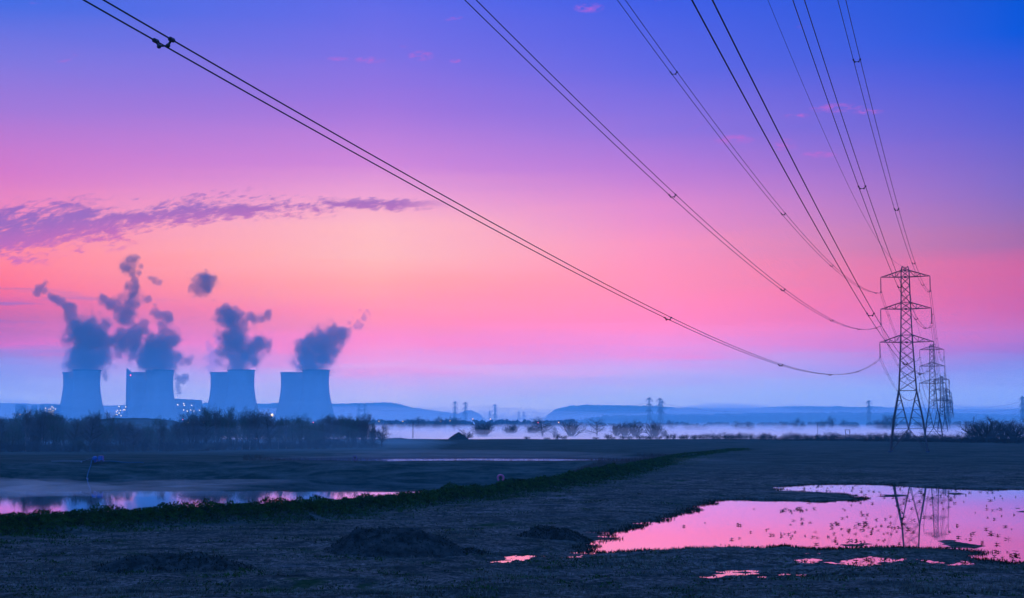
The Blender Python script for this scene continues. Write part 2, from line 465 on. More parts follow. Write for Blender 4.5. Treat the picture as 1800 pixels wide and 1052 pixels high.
def gz(x, y):
    x = np.asarray(x, float); y = np.asarray(y, float)
    r = np.hypot(x, y)
    base = 0.28 + 0.75 * np.clip((r - 190) / 120, 0, 1) * np.maximum(np.clip((x + 10) / 60, 0, 1), np.clip((y - 260) / 50, 0, 1)) + fbm(x, y, 14.0, 3, 3) * 0.16
    near = np.clip(1 - r / 400, 0, 1)
    base = base + (fbm(x * .45, y, 2.4, 4, 11) * 0.26 + fbm(x, y, 0.5, 2, 31) * 0.04) * near
    base = np.maximum(base, 0.07 + 0.2 * np.abs(fbm(x, y, 1.0, 2, 91)) * near)
    sf = sdf(FLOOD, x, y); sq = sf
    for p in POOLS: sf = np.minimum(sf, sdf(p, x, y))
    for p in ISLES: sf = np.maximum(sf, -sdf(p, x, y))
    amp = np.where(sf < sq - .01, .5, 1.7)
    sfn = sf - np.where(sf < sq - .01, -.08, .35) + fbm(x, y, 5.0, 5, 21) * amp
    w_ = np.clip(sfn * 0.07, -0.30, 0.26) + fbm(x, y, 1.3, 4, 41) * 0.085 + np.where(sf < sq - .01, 1, 0) * fbm(x, y, .45, 3, 44) * .10
    k = np.clip((sf - 2.0) / 5.0, 0, 1)
    base = np.where(sf < 8, w_ * (1 - k) + base * k, base)
    # ponds beyond the bank
    sp = sdf(POND, x, y)
    d, side = polyline(CREST, x, y)
    pz = np.minimum(1.12 + fbm(x, y, 9.0, 3, 5) * 0.13, -1.2 + 0.42 * sp + np.where(sp > 0, 0, 0.2 * sp))
    pz = np.maximum(pz, -2.2)
    sb = sdf(PONDB, x, y)
    pz = np.where(sb < 6, np.minimum(pz, 0.6 + np.clip(sb * 0.12, -0.4, 0.6)), pz)
    pond_side = (side > 0) & (y > 60) & (r < 700)
    kk = np.clip((y - 300) / 90, 0, 1)
    base = np.where(pond_side, pz * (1 - kk) + base * kk, base)
    bump_ = 0.95 * np.exp(-(d / 2.3) ** 2) * np.clip((330 - y) / 60, 0, 1)
    base = np.maximum(base, np.where(d < 6, bump_ + fbm(x, y, 2.0, 3, 51) * 0.15, -9))
    # a far low spoil bank on the left behind the wood, then the flood plain
    far = np.clip((y - 640) / 60, 0, 1)
    base = base * (1 - far) + (-0.6 + fbm(x, y, 200., 2, 8) * 0.5) * far
    return base


def gz1(x, y): return float(gz(np.array([x]), np.array([y]))[0])


def grid_mesh(name, X, Y, Z, mat_, smooth=True):
    nr, nc = X.shape
    v = np.stack([X, Y, Z], -1).reshape(-1, 3).astype(np.float32)
    i = np.arange(nr - 1)[:, None] * nc + np.arange(nc - 1)[None, :]
    f = np.stack([i, i + 1, i + nc + 1, i + nc], -1).reshape(-1, 4).astype(np.int32)
    m = bpy.data.meshes.new(name)
    m.vertices.add(len(v)); m.vertices.foreach_set('co', v.ravel())
    m.loops.add(f.size); m.loops.foreach_set('vertex_index', f.ravel())
    m.polygons.add(len(f)); m.polygons.foreach_set('loop_start', np.arange(0, f.size, 4, dtype=np.int32))
    m.polygons.foreach_set('use_smooth', np.full(len(f), smooth))
    m.update(calc_edges=True); m.validate()
    m.materials.append(mat_)
    o = bpy.data.objects.new(name, m); C.objects.link(o); return o


def ground_mat():
    m = bpy.data.materials.new('rough_field'); m.use_nodes = True
    nt = m.node_tree; n = NB(nt); b = nt.nodes['Principled BSDF']
    t = nt.nodes.new('ShaderNodeTexCoord'); P = t.outputs['Object']
    big = n.noise(P, 0.045, 4, 0.6, 0.5); mid = n.noise(P, 0.55, 7, 0.72, 0.3); fine = n.noise(P, 3.4, 8, 0.85)
    mp = nt.nodes.new('ShaderNodeMapping'); nt.links.new(P, mp.inputs[0]); mp.inputs['Scale'].default_value = (0.10, 0.55, 1); mp.inputs['Rotation'].default_value = (0, 0, 0.22)
    row = n.noise(mp.outputs[0], 1.0, 7, 0.68, 0.5)  # bands that put the light and shade of field ridges into the colour
    c = n.mix(n.rng(fine, 0.43, 0.60), (0.008, 0.013, 0.012, 1), (0.200, 0.155, 0.140, 1))
    c = n.mix(n.rng(mid, 0.48, 0.56, 0, .8), c, (0.018, 0.026, 0.025, 1))
    c = n.mix(n.math('MULTIPLY', n.rng(row, 0.54, 0.64), 0.45), c, (0.125, 0.105, 0.110, 1))
    c = n.mix(n.math('MULTIPLY', n.rng(row, 0.46, 0.38), 0.55), c, (0.003, 0.008, 0.008, 1))
    row2 = n.noise(mp.outputs[0], 3.6, 6, 0.7, 0.6)
    c = n.mix(n.math('MULTIPLY', n.rng(row2, 0.57, 0.63), 0.45), c, (0.003, 0.009, 0.009, 1))
    gr = n.noise(P, 0.16, 6, 0.75, 0.8)
    c = n.mix(n.math('MULTIPLY', n.rng(gr, 0.57, 0.64), 0.8), c, (0.010, 0.032, 0.010, 1))
    c = n.mix(n.rng(big, 0.45, 0.62, 0.0, 0.4), c, (0.016, 0.026, 0.024, 1))
    at = nt.nodes.new('ShaderNodeAttribute'); at.attribute_name = 'grass_cover'
    gm = nt.nodes.new('ShaderNodeMapping'); nt.links.new(P, gm.inputs[0]); gm.inputs['Scale'].default_value = (0.25, 1, 1)
    gf = n.noise(gm.outputs[0], 0.5, 7, 0.75, 0.4)
    gc = n.mix(n.rng(gf, 0.40, 0.62), (0.010, 0.024, 0.020, 1), (0.068, 0.066, 0.060, 1))
    c = n.mix(at.outputs['Fac'], c, gc)
    nt.links.new(c, b.inputs['Base Color']); b.inputs['Roughness'].default_value = 1.0; b.inputs['Specular IOR Level'].default_value = 0.0; b.inputs['IOR'].default_value = 1.0
    bm = nt.nodes.new('ShaderNodeBump'); bm.inputs['Distance'].default_value = 0.30; bm.inputs['Strength'].default_value = 1.0
    nt.links.new(n.math('ADD', n.math('MULTIPLY', fine, 0.5), mid), bm.inputs['Height']); nt.links.new(bm.outputs[0], b.inputs['Normal'])
    return m


M_GROUND = ground_mat()
# polar sheet: rows evenly spaced as seen, out to the horizon
rows = list(CZ * F / np.linspace(420, 60, 460)) + list(CZ * F / np.linspace(59, 22, 110)) + list(np.geomspace(820, 9000, 40))
rows = np.array([3, 8, 15, 25, 34] + [r for r in rows if r > 36])
ang = np.concatenate([np.linspace(-175, -30, 30), np.linspace(-27, -21, 40), np.linspace(-20.9, 20.9, 900), np.linspace(21, 27, 40), np.linspace(30, 185, 30)])
A, R = np.meshgrid(np.radians(ang), rows)
GX = R * np.sin(A); GY = R * np.cos(A)
GZ = gz(GX, GY)
ground = grid_mesh('ground', GX, GY, GZ, M_GROUND); tag(ground, kind='structure')
_d, _s = polyline(CREST, GX, GY)
_g = np.where((_s > 0) & (GY > 60), 1.0, 0.0) * np.clip(_d / 2, 0, 1)
_g = np.maximum(_g, np.clip((GY - 175) / 60, 0, 1) * .75)                      # grassier further out
_g = np.maximum(_g, np.clip(1 - _d / 7, 0, 1) * .9)
_sf = sdf(FLOOD, GX, GY)
_g = np.maximum(_g, np.clip(1 - np.abs(_sf) / 3.5, 0, 1) * .6)
_g = np.clip(_g + fbm(GX, GY, 8., 5, 66) * .5 * (_g > .01), 0, 1)
at = ground.data.attributes.new('grass_cover', 'FLOAT', 'POINT'); at.data.foreach_set('value', _g.ravel().astype(np.float32))


def sheet(name, poly_, z, m, grow=3.0):
    mb = MB(); x0 = min(p[0] for p in poly_) - grow; x1 = max(p[0] for p in poly_) + grow; y0 = min(p[1] for p in poly_) - grow; y1 = max(p[1] for p in poly_) + grow
    mb.add([(x0, y0, z), (x1, y0, z), (x1, y1, z), (x0, y1, z)], [(0, 1, 2, 3)])
    o = mb.build(name, m); tag(o, kind='structure'); return o


# flood water: only where the field dips below it does it show
def hull(P):
    P = sorted(set(P)); out = []
    for seq in (P, P[::-1]):
        h = []
        for p in seq:
            while len(h) > 1 and (h[-1][0] - h[-2][0]) * (p[1] - h[-2][1]) - (h[-1][1] - h[-2][1]) * (p[0] - h[-2][0]) <= 0: h.pop()
            h.append(p)
        out += h[:-1]
    return out


_h = hull([(x + dx, y + dy) for x, y in FLOOD + sum(POOLS, []) for dx in (-1.5, 1.5) for dy in (-2, 2)])
tag(MB().add([(x, y, 0.0) for x, y in _h], [tuple(range(len(_h)))]).build('flood_water', M_FLOOD), kind='structure')
pw = MB(); pp = POND; pw.add([(x, y, -1.2) for x, y in [(CREST[0][0] - 2, CREST[0][1] + 5)] + [(q[0] - .5, q[1] + 1.5) for q in _pn[1:]] + [(30, 226), (-180, 228)]], [tuple(range(len(_pn) + 2))])
tag(pw.build('pond_water', M_POND), kind='structure')
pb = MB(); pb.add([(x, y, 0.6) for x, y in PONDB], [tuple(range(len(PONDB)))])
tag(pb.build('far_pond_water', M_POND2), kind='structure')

# ------------------------------------------------------------------ hills
def hill(name, prof, D, depth, seed, label=None, fuzz=0.0):
    xs = np.arange(prof[0][0], prof[-1][0] + 1, 3.0)
    ys = np.interp(xs, [p[0] for p in prof], [p[1] for p in prof])
    top = np.array([at_depth(a, b, D)[2] for a, b in zip(xs, ys)]) + 2.0
    X0 = (xs - 900) / F * D
    t = np.linspace(-1, 1, 15)
    sh = np.cos(t * math.pi / 2) ** 0.8
    X = np.repeat(X0[None, :], 15, 0); Y = D + (t * depth)[:, None] + np.zeros_like(X)
    nz = fbm(X, Y, 120., 4, seed) * 0.08
    fz = (rs.rand(*X.shape) * fuzz)
    Z = (top + 4)[None, :] * (sh[:, None] * (1 + nz) ) - 4 + fz * sh[:, None]
    # keep the skyline exactly on the crest row
    Z[7] = top + fz[7] - fuzz / 2
    o = grid_mesh(name, X, Y, Z, M_HILL); tag(o, kind='structure'); return o


hill('hills', [(-700, 738), (-300, 722), (0, 714), (30, 713), (200, 716), (330, 714), (400, 712), (450, 711.5), (500, 712), (590, 713), (630, 711), (660, 710), (690, 711), (710, 715), (725, 719), (745, 722), (775, 726), (800, 730), (840, 738), (870, 747)], 5200, 700, 1, fuzz=6)
hill('hills', [(792, 747), (800, 735), (808, 727), (818, 723), (828, 723), (840, 727), (850, 735), (856, 745)], 4300, 120, 2, fuzz=3)
hill('hills', [(955, 745), (965, 730), (975, 722), (990, 718), (1020, 716), (1060, 715), (1100, 714.5), (1125, 716), (1150, 718), (1200, 720), (1300, 721), (1350, 719), (1400, 717), (1450, 717), (1500, 718), (1560, 720), (1650, 722), (1800, 723), (2100, 720), (2500, 730)], 5000, 700, 3, fuzz=6)
hill('hills', [(1000, 745), (1060, 736), (1180, 733), (1300, 732), (1420, 730), (1560, 731), (1700, 733), (1850, 733), (2100, 738)], 3600, 300, 4, fuzz=8)


# ------------------------------------------------------------------ cooling towers
def tower_meshes():
    H = 114.0
    prof = []
    for i in range(41):
        z = 6 + (H - 6) * i / 40
        zt = 92.0
        a = 25.0
        b = 62.0 if z < zt else 75.0
        r = a * math.sqrt(1 + ((z - zt) / b) ** 2)
        prof.append((r, z))
    inner = [(r - 1.2, z) for r, z in reversed(prof)]
    shell = MB().lathe(prof + inner, 64)
    R0 = prof[-1][0]
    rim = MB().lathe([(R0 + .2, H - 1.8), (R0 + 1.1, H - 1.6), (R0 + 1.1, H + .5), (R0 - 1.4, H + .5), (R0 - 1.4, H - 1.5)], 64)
    legs = MB(); Rb = prof[0][0]
    for i in range(36):
        t = 2 * math.pi * i / 36; t2 = 2 * math.pi * (i + .5) / 36; t3 = 2 * math.pi * (i - .5) / 36
        for q in (t2, t3): legs.bar(((Rb + 3) * math.cos(t), (Rb + 3) * math.sin(t), -1), (Rb * math.cos(q) * .985, Rb * math.sin(q) * .985, 6.3), .45)
    basin = MB().lathe([(Rb + 5, -1.5), (Rb + 5, 1), (Rb + 4.2, 1), (Rb + 4.2, -1.5)], 64)
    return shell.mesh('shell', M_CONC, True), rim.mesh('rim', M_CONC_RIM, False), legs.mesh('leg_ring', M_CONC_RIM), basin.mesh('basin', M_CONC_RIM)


TS = tower_meshes()
TD, TB = 2872.0, 3010.0
TOW = [(152, TD, 'cooling tower with a clean right edge, frontmost of the pair furthest left'), (133, TB, 'cooling tower half hidden at the back of the pair furthest left'),
       (280.5, TD, 'cooling tower in front of the red-lit one, right of the narrow slab'), (254, TB, 'cooling tower showing a small red lamp, wedged beside the upright slab'),
       (423.5, TD, 'frontmost cooling tower of the third pair, right of the lit boiler house'), (392, TB, 'rear cooling tower of the third pair, next to the lit boiler house'),
       (555, TD, 'frontmost cooling tower of the pair nearest the pylons, leaning steam above'), (515.5, TB, 'rear cooling tower of the pair nearest the pylons, hardly any steam')]
towers = []
for i, (px, D, lab) in enumerate(TOW):
    x, y, _ = at_depth(px, 700, D)
    t = empty('cooling_tower', (x, y, -0.5), 0.1 * i, lab, 'cooling tower', 'cooling towers of the power station')
    for nm, me in zip(('shell', 'rim', 'leg_ring', 'basin'), TS):
        o = bpy.data.objects.new(nm, me); C.objects.link(o); o.parent = t
    towers.append(t)
lx, ly, lz = at_depth(229.5, 660, TB - 26.5)
o = MB().ball((lx, ly, lz), 1.4).build('warning_lamp', M_RED); o.parent = towers[3]
o.matrix_parent_inverse = towers[3].matrix_basis.inverted()

# ------------------------------------------------------------------ power station buildings
def wl_box(root, nm, px0, px1, pyt, D, depth, m, pyt2=None):
    x0, _, zt = at_depth(px0, pyt, D); x1 = at_depth(px1, pyt, D)[0]; zt2 = at_depth(px1, pyt2 or pyt, D)[2]
    mb = MB(); mb.add([(x0, D, -2), (x1, D, -2), (x1, D + depth, -2), (x0, D + depth, -2), (x0, D, zt), (x1, D, zt2), (x1, D + depth, zt2), (x0, D + depth, zt)],
                      [(0, 3, 2, 1), (4, 5, 6, 7), (0, 1, 5, 4), (1, 2, 6, 5), (2, 3, 7, 6), (3, 0, 4, 7)])
    return mb.build(nm, m, root)


def lamps(root, pts, D, r=1.0, m=M_WHITE, nm='lamp'):
    for (a, b) in pts:
        x, y, z = at_depth(a, b, D); MB().ball((x, y, z), r, nu=6, nv=4).build(nm, m, root)


b1 = empty('boiler_house', (0, 0, 0), 0, 'long blue-grey boiler house with scattered lit windows between second and third tower pairs', 'power building')
wl_box(b1, 'wall', 306, 344.5, 701, 2960, 60, M_PANEL, 703)
wl_box(b1, 'annex', 344.8, 359, 715.5, 2965, 40, M_PANEL)
def strips(root, px0, px1, rows_, D, n):
    for q in rows_:
        for i in range(n):
            a = px0 + (px1 - px0) * i / n
            x0, y, z = at_depth(a + .25, q, D); x1 = at_depth(a + (px1 - px0) / n - .25, q, D)[0]
            MB().box(x0, y - .5, z - 1.2, x1, y + .1, z + 1.2).build('window', M_CONC_RIM, root)
strips(b1, 308, 343, (708, 718), 2960, 7)
lamps(b1, [(312.4, 712), (322.7, 710), (323.9, 713), (336.7, 713), (322.9, 721), (328.7, 723), (335, 721), (341, 723), (350.6, 721.5)], 2957, 1.0)
b2 = empty('slab_tower', (0, 0, 0), 0, 'tall narrow slab with a slanting top standing against the left side of second tower pair', 'building')
wl_box(b2, 'wall', 222.2, 229.8, 647.5, 3056, 8, M_CONC, 654); wl_box(b2, 'rear_block', 229.9, 246, 655.5, 3056, 8, M_CONC)
b3 = empty('process_tower', (0, 0, 0), 0, 'open steel process tower dotted with white lamps left of the slab', 'industrial building')
wl_box(b3, 'wall', 208, 211.5, 715, 2800, 8, M_PANEL); wl_box(b3, 'platform', 203, 222, 727, 2803, 10, M_PANEL); wl_box(b3, 'upper_block', 217, 221.5, 716, 2802, 8, M_PANEL)
lamps(b3, [(209, 715), (221, 715.5), (206.5, 722), (212, 721.5), (217, 721), (219.5, 721), (204.5, 724), (209.5, 726.5), (204, 729), (206.5, 729), (213, 731)], 2796, .9)
b4 = empty('fuel_plant', (0, 0, 0), 0, 'blocky industrial building crowded with yellow lamps left of the first cooling tower', 'industrial building')
wl_box(b4, 'wall', 82, 96, 713, 2800, 20, M_PANEL); wl_box(b4, 'rear_block', 70, 99, 711.5, 2860, 30, M_PANEL); wl_box(b4, 'bay', 84, 94, 725, 2780, 8, M_PANEL)
lamps(b4, [(80, 718), (80, 722.5), (91.5, 715), (93.5, 717.5), (86, 720), (89, 719.5), (93, 722.5), (97.5, 719.5), (86.5, 724.5), (90, 724.5), (93, 727.5), (88, 731), (92.5, 732)], 2776, .95)
b5 = empty('silo_building', (0, 0, 0), 0, 'plain rounded silo block at far left between the hill and the lit plant', 'silo')
x_, y_, z_ = at_depth(37, 711, 2900)
MB().lathe([(10.5, -2), (10.5, z_ - 2), (8.5, z_), (0.1, z_ + .2)], 24, x_, y_).build('wall', M_PANEL, b5)
wl_box(b5, 'side_block', 55, 62, 713, 2900, 14, M_PANEL)


# lit lamp posts
POST = {}
def lamp_post(px, py, D, m, label, r=None, h=None):
    x, y, z = at_depth(px, py, D); g = gz1(x, y)
    t = empty('street_lamp', (x, y, g), 0, label, 'street lamp', 'lit lamps along the works road')
    H = z - g; r = r or 0.00028 * D
    MB().bar((0, .3, 0), (0, .3, H + .3), .1 + D * 4e-5, n=6).build('post', M_POLE, t)
    MB().bar((0, .3, H + .2), (0, -.1, H + .1), .08).build('bracket', M_POLE, t)
    MB().ball((0, 0, H), r, nu=8, nv=6).build('lamp_head', m, t)


for a in [(35, 729, 1900, M_WARM, 'large orange lamp low at the far left above the wood'), (46, 734, 1900, M_WHITE, 'pale lamp just right of the large orange lamp'),
          (65, 742, 700, M_WARM, 'orange lamp low among the treetops left of two greenish ones'), (70, 740, 1200, M_WHITE, 'yellow lamp in the treetops, left of a matching pair'),
          (79, 740, 1200, M_WHITE, 'yellow lamp in the treetops, right of a matching pair'), (321, 738, 1500, M_RED, 'red lamp above the trees right of the spoil hill'),
          (331, 743, 1500, M_WHITE, 'brightest white lamp of the row right of the spoil hill'), (342, 743, 1500, M_WHITE, 'white lamp second in the row right of the spoil hill'),
          (358, 743, 1500, M_WHITE, 'white lamp third in the row right of the spoil hill'), (367.6, 743, 1500, M_WHITE, 'white lamp last in the row right of the spoil hill'),
          (478, 730, 2300, M_WHITE, 'very bright white floodlight between third and fourth tower pairs', 2.0), (465, 741, 1500, M_WARM, 'small orange lamp left of the bright floodlight'),
          (522, 741, 1500, M_WARM, 'orange lamp over the wood below the last cooling tower'), (551, 743, 1500, M_RED, 'reddish lamp over the wood below the last cooling tower'),
          (666, 741, 1500, M_WARM, 'orange lamp at the right end of the wood'), (708, 741, 1500, M_WARM, 'orange lamp just left of the T-shaped pole'),
          (774.5, 741, 1500, M_WARM, 'dim orange lamp under the first far treetops'), (791, 740, 1500, M_WARM, 'orange lamp left of the small dome hill'),
          (831, 737, 1500, M_WARM, 'orange lamp at the foot of the dome hill'), (862, 737, 1500, M_WARM, 'orange lamp right of the dome hill'),
          (982, 743, 1300, M_WARM, 'large orange lamp left of the round willow'), (946, 743, 1000, M_RED, 'red lamp in the crown of the tall misty tree'),
          (1758, 750, 800, M_WHITE, 'single white lamp among the bare trees at far right')]:
    lamp_post(*a)


# ------------------------------------------------------------------ pylons and power lines
LA = 0.28925; LD = Vector((math.sin(LA), math.cos(LA), 0)); LN = Vector((-math.cos(LA), math.sin(LA), 0)); XC = 9.976
ARM = [(5.587, 14.466, 'B'), (5.270, 21.479, 'M'), (5.126, 28.582, 'T')]     # half width, height of the clamp above camera
INS = 3.35


def pylon_parts(fat=1.0, detail=True, base=1.0):
    """local x = across the line, z up from the ground; returns dict of meshes"""
    H = 34.17 + CZ - base
    lv = [(0, 3.85), (3.3, 3.45), (7.0, 3.0), (13.1, 1.83), (17.4, 1.55), (20.6, 1.38), (23.45, 1.22), (25.0, 1.17), (27.8, 1.09), (30.6, 1.0), (32.0, .97), (34.7, .91), (37.5, .86), (38.9, .82), (H, .58)]
    cl, cw = .085 * fat, .045 * fat
    body = MB()
    def C4(z):
        h = np.interp(z, [a for a, _ in lv], [b for _, b in lv]); return [Vector((h * sx, h * sy, z)) for sx, sy in ((-1, -1), (1, -1), (1, 1), (-1, 1))]
    zs = [0, 3.3, 7.0, 13.1, 15.4, 17.5, 19.6, 21.6, 23.45, 25.0, 26.9, 28.8, 30.6, 32.0, 33.9, 35.7, 37.5, 38.9, H]
    for a, b in zip(zs[:-1], zs[1:]):
        A4, B4 = C4(a), C4(b)
        for i in range(4):
            body.bar(A4[i], B4[i], cl * (1.35 if a < 13 else 1.1 if a < 24 else .9))
            j = (i + 1) % 4
            if a >= 13:
                body.bar(A4[i], B4[j], cw); body.bar(A4[j], B4[i], cw)
                if a in (13.1, 23.45, 25.0, 30.6, 32.0, 37.5, 38.9): body.bar(A4[i], A4[j], cw)
    # leg panels
    A4, B4, C_, D4 = C4(0), C4(3.3), C4(7.0), C4(13.1)
    for i in range(4):
        j = (i + 1) % 4
        m0 = (A4[i] + A4[j]) / 2; m1 = (B4[i] + B4[j]) / 2; m2 = (C_[i] + C_[j]) / 2; m3 = (D4[i] + D4[j]) / 2
        w1 = C4(5.0); mW = (w1[i] + w1[j]) / 2
        body.bar(w1[i], w1[j], cw * 1.1)
        body.bar(mW, D4[i].lerp(D4[j], .0), cw * 1.2); body.bar(mW, D4[j], cw * 1.2)
        body.bar(mW, A4[i], cw * 1.2); body.bar(mW, A4[j], cw * 1.2)
        body.bar(B4[i], B4[j], cw)
        body.bar(D4[i], C4(17.5)[j], cw * .6)
        if detail:
            for (s, e) in ((i, j), (j, i)):
                dg = lambda t: mW.lerp(D4[s], t)
                lg = lambda z: C4(z)[s]
                for z1, t1, z2, t2 in ((7.2, .3, 7.2, .3), (9.0, .5, 9.0, .5), (11.0, .74, 11.0, .74)):
                    body.bar(lg(z1), dg(t1), cw * .8)
                for z1, t1 in ((7.2, .5), (9.0, .74), (5.0, .3)):
                    body.bar(lg(z1), dg(t1), cw * .7)
                body.bar(lg(1.7), mW.lerp(A4[s], .6), cw * .8); body.bar(lg(3.3), mW.lerp(A4[s], .33), cw * .7)
    # anti-climb outriggers
    for i in range(4):
        q = C4(3.3)[i]; body.bar(q, q + Vector((math.copysign(.7, q.x), 0, .1)), cw * .8); body.bar(q, q + Vector((0, math.copysign(.7, q.y), .1)), cw * .8)
    # plates where the arms meet
    for z in (23.45, 30.6, 37.5, 38.9):
        for sy in (-1, 1):
            h = np.interp(z, [a for a, _ in lv], [b for _, b in lv]); body.box(-.2 * fat, sy * h - .03, z - .15, .2 * fat, sy * h + .03, z + .15)
    feet = MB()
    for q in A4: feet.box(q.x - .35, q.y - .35, -.5, q.x + .35, q.y + .35, .28)
    out = {'lattice_body': body.mesh('lattice_body', M_STEEL if detail else M_STEEL_FAR), 'foundation': feet.mesh('foundation', M_CONC_RIM)}
    arms = []
    for (hw, zc, _), (zl, zu) in zip(ARM, ((23.45, 25.0), (30.6, 32.0), (37.5, 38.9))):
        for s in (-1, 1):
            mb = MB(); hl = np.interp(zl, [a for a, _ in lv], [b for _, b in lv]); hu = np.interp(zu, [a for a, _ in lv], [b for _, b in lv])
            tip = Vector((s * hw, 0, zl + .08))
            for sy in (-1, 1):
                lo = Vector((s * hl, sy * hl, zl)); up = Vector((s * hu, sy * hu, zu))
                mb.bar(lo, tip, cl * .75); mb.bar(up, tip, cl * .75)
                prev = lo
                for k, t in enumerate((.28, .55, .8)):
                    a = lo.lerp(tip, t); b = up.lerp(tip, t)
                    mb.bar(a, b, cw * .75); mb.bar(prev, b, cw * .75) if k % 2 else mb.bar(up.lerp(tip, (0, .28, .55)[k]), a, cw * .75); prev = a
            for t in (.28, .55, .8):
                a = Vector((s * hl, -hl, zl)).lerp(tip, t); b = Vector((s * hl, hl, zl)).lerp(tip, t); mb.bar(a, b, cw * .7)
            ins = MB(); top = tip - Vector((0, 0, .05)); n = 19 if detail else 3
            ins.bar(top, top - Vector((0, 0, INS - .15)), .05 * fat, n=5)
            if detail:
                for q in range(n):
                    z = top.z - .3 - q * (INS - .75) / n
                    ins.lathe([(.05, z + .05), (.14, z), (.14, z - .035), (.05, z - .05)], 8, top.x, top.y)
            else: ins.bar(top - Vector((0, 0, .3)), top - Vector((0, 0, INS - .4)), .13 * fat, n=5)
            zb = top.z - INS + .15
            clampm = MB()
            clampm.bar((top.x - .2, 0, zb - .05), (top.x + .2, 0, zb - .05), .045 * fat)
            if detail:
                pts = [(top.x + .22 * math.cos(t), .03, zb + .2 + .1 * math.sin(t)) for t in np.linspace(0, 2 * math.pi, 13)]
                clampm.tube(pts, .022, 4); clampm.bar((top.x, 0, zb + .3), (top.x - .19, 0, zb - .08), .03); clampm.bar((top.x, 0, zb + .3), (top.x + .19, 0, zb - .08), .03)
                for e in (-.185, .185): clampm.bar((top.x + e, -.25, zb - .12), (top.x + e, .25, zb - .12), .045, n=6)
            arms.append((mb.mesh('cross_arm', M_STEEL if detail else M_STEEL_FAR), ins.mesh('insulator', M_INSUL if detail else M_STEEL_FAR), clampm.mesh('suspension_clamp', M_STEEL if detail else M_STEEL_FAR)))
    return out, arms


def make_pylon(parts, label, group):
    root = empty('electricity_pylon', label=label, cat='pylon', group=group)
    out, arms = parts
    for k, me in out.items():
        o = bpy.data.objects.new(k, me); C.objects.link(o); o.parent = root
    for a, i, c in arms:
        oa = bpy.data.objects.new('cross_arm', a); C.objects.link(oa); oa.parent = root
        oi = bpy.data.objects.new('insulator', i); C.objects.link(oi); oi.parent = root
        oc = bpy.data.objects.new('suspension_clamp', c); C.objects.link(oc); oc.parent = oi
    return root


PS = [330.0, 681.5, 1105.0, 1490.0, 1720.0, 2040.0]
PDZ = [0.0, 1.6, 1.0, 0.0, 0.5, 0.0]         # clamp height change against the first pylon
near_parts = pylon_parts(1.25, True); mid_parts = pylon_parts(1.9, True); far_parts = pylon_parts(3.2, False)
LBL = ['nearest and largest electricity pylon, standing dark on the field beyond the flood water', 'second pylon of the line, half as tall as the nearest one beside it',
       'third pylon of the line, pale and partly behind the second', 'fourth pylon of the line, faint behind the third', 'fifth pylon of the line, very faint in the haze', 'last visible pylon of the line, faintest and furthest right in the row']
for i, s in enumerate(PS):
    P = LD * s + LN * XC; g = gz1(P.x, P.y)
    r = make_pylon(near_parts if i == 0 else mid_parts if i == 1 else far_parts, LBL[i], 'pylons of the near power line')
    top = 34.17 + CZ + PDZ[i]
    r.location = (P.x, P.y, min(g, 1.0) if i == 0 else g); r.rotation_euler = (0, 0, -LA)
    r.scale = (1, 1, (top - r.location.z) / (34.17 + CZ - 1.0))
g1 = gz1(*(LD * PS[0] + LN * XC)[:2])

SUP = [(-21.5, -3.8)] + list(zip(PS, PDZ))
NSP = 56.3


def wire_z(z0, s, k=0.00022):
    for (sa, da), (sb, db) in zip(SUP[:-1], SUP[1:]):
        if s <= sb:
            L = sb - sa; u = (s - sa) / L
            return z0 + da * (1 - u) + db * u - k * (s - sa) * (sb - s)
    return z0


def line_pt(X, s, z): p = LD * s + LN * X; return Vector((p.x, p.y, CZ + z))


def span_samples():
    r = []
    for (sa, _), (sb, _) in zip(SUP[:-1], SUP[1:]): r += list(np.linspace(sa, sb, 61 if sb < 400 else 31 if sb < 700 else 17)[:-1])
    return r + [SUP[-1][0]]


names = {('B', 1): 'twin conductor cable furthest left, crossing the whole sky with black spacers', ('M', 1): 'twin conductor cable second from left, ending at the middle left arm',
         ('T', 1): 'twin conductor cable third from left, ending at the top left arm', ('B', -1): 'thickest looking twin conductor cable, steep, running to the lowest right arm',
         ('M', -1): 'twin conductor cable running to the middle right arm, second from the right', ('T', -1): 'twin conductor cable furthest right, running to the top right arm'}
for hw, z0, nm in ARM:
    for sd in (1, -1):
        root = empty('conductor_cable', label=names[(nm, sd)], cat='power cable', group='conductors of the near power line')
        X = XC + sd * hw
        for e in (-.185, .185):
            pts = [line_pt(X + e, s, wire_z(z0, s)) for s in span_samples()]
            MB().tube(pts, [0.0175 + 0.00005 * max(0, s - 60) for s in span_samples()], 6).build('wire', M_WIRE, root)
        s = 27.0 if (nm, sd) != ('B', -1) else 27.0 + NSP
        while s < 700:
            near_sup = min(abs(s - q[0]) for q in SUP)
            if near_sup > 12:
                z = wire_z(z0, s)
                mb = MB(); c = [line_pt(X + e, s, z) for e in (-.185, .185)]
                dwn = Vector((0, 0, -.12))
                i0 = c[0].lerp(c[1], .22) + dwn; i1 = c[0].lerp(c[1], .78) + dwn
                f_ = 1.0 if s < 100 else 1.4
                mb.bar(i0, i1, .022 * f_); mb.bar(c[0], i0, .026 * f_); mb.bar(c[1], i1, .026 * f_)
                mb.ball(i0, .05 * f_, nu=8); mb.ball(i1, .05 * f_, nu=8)
                for q in c:
                    mb.bar(q - LD * .07, q + LD * .07, .05 * f_, n=8)
                mb.build('spacer', M_WIRE, root)
            s += NSP
root = empty('earth_wire', label='single thin earth wire running to the very top of the nearest pylon', cat='earth wire')
pts = [line_pt(XC, s, wire_z(34.17, s, .00026)) for s in span_samples()]
MB().tube(pts, [0.0125 + 0.00004 * max(0, s - 60) for s in span_samples()], 5).build('wire', M_WIRE, root)

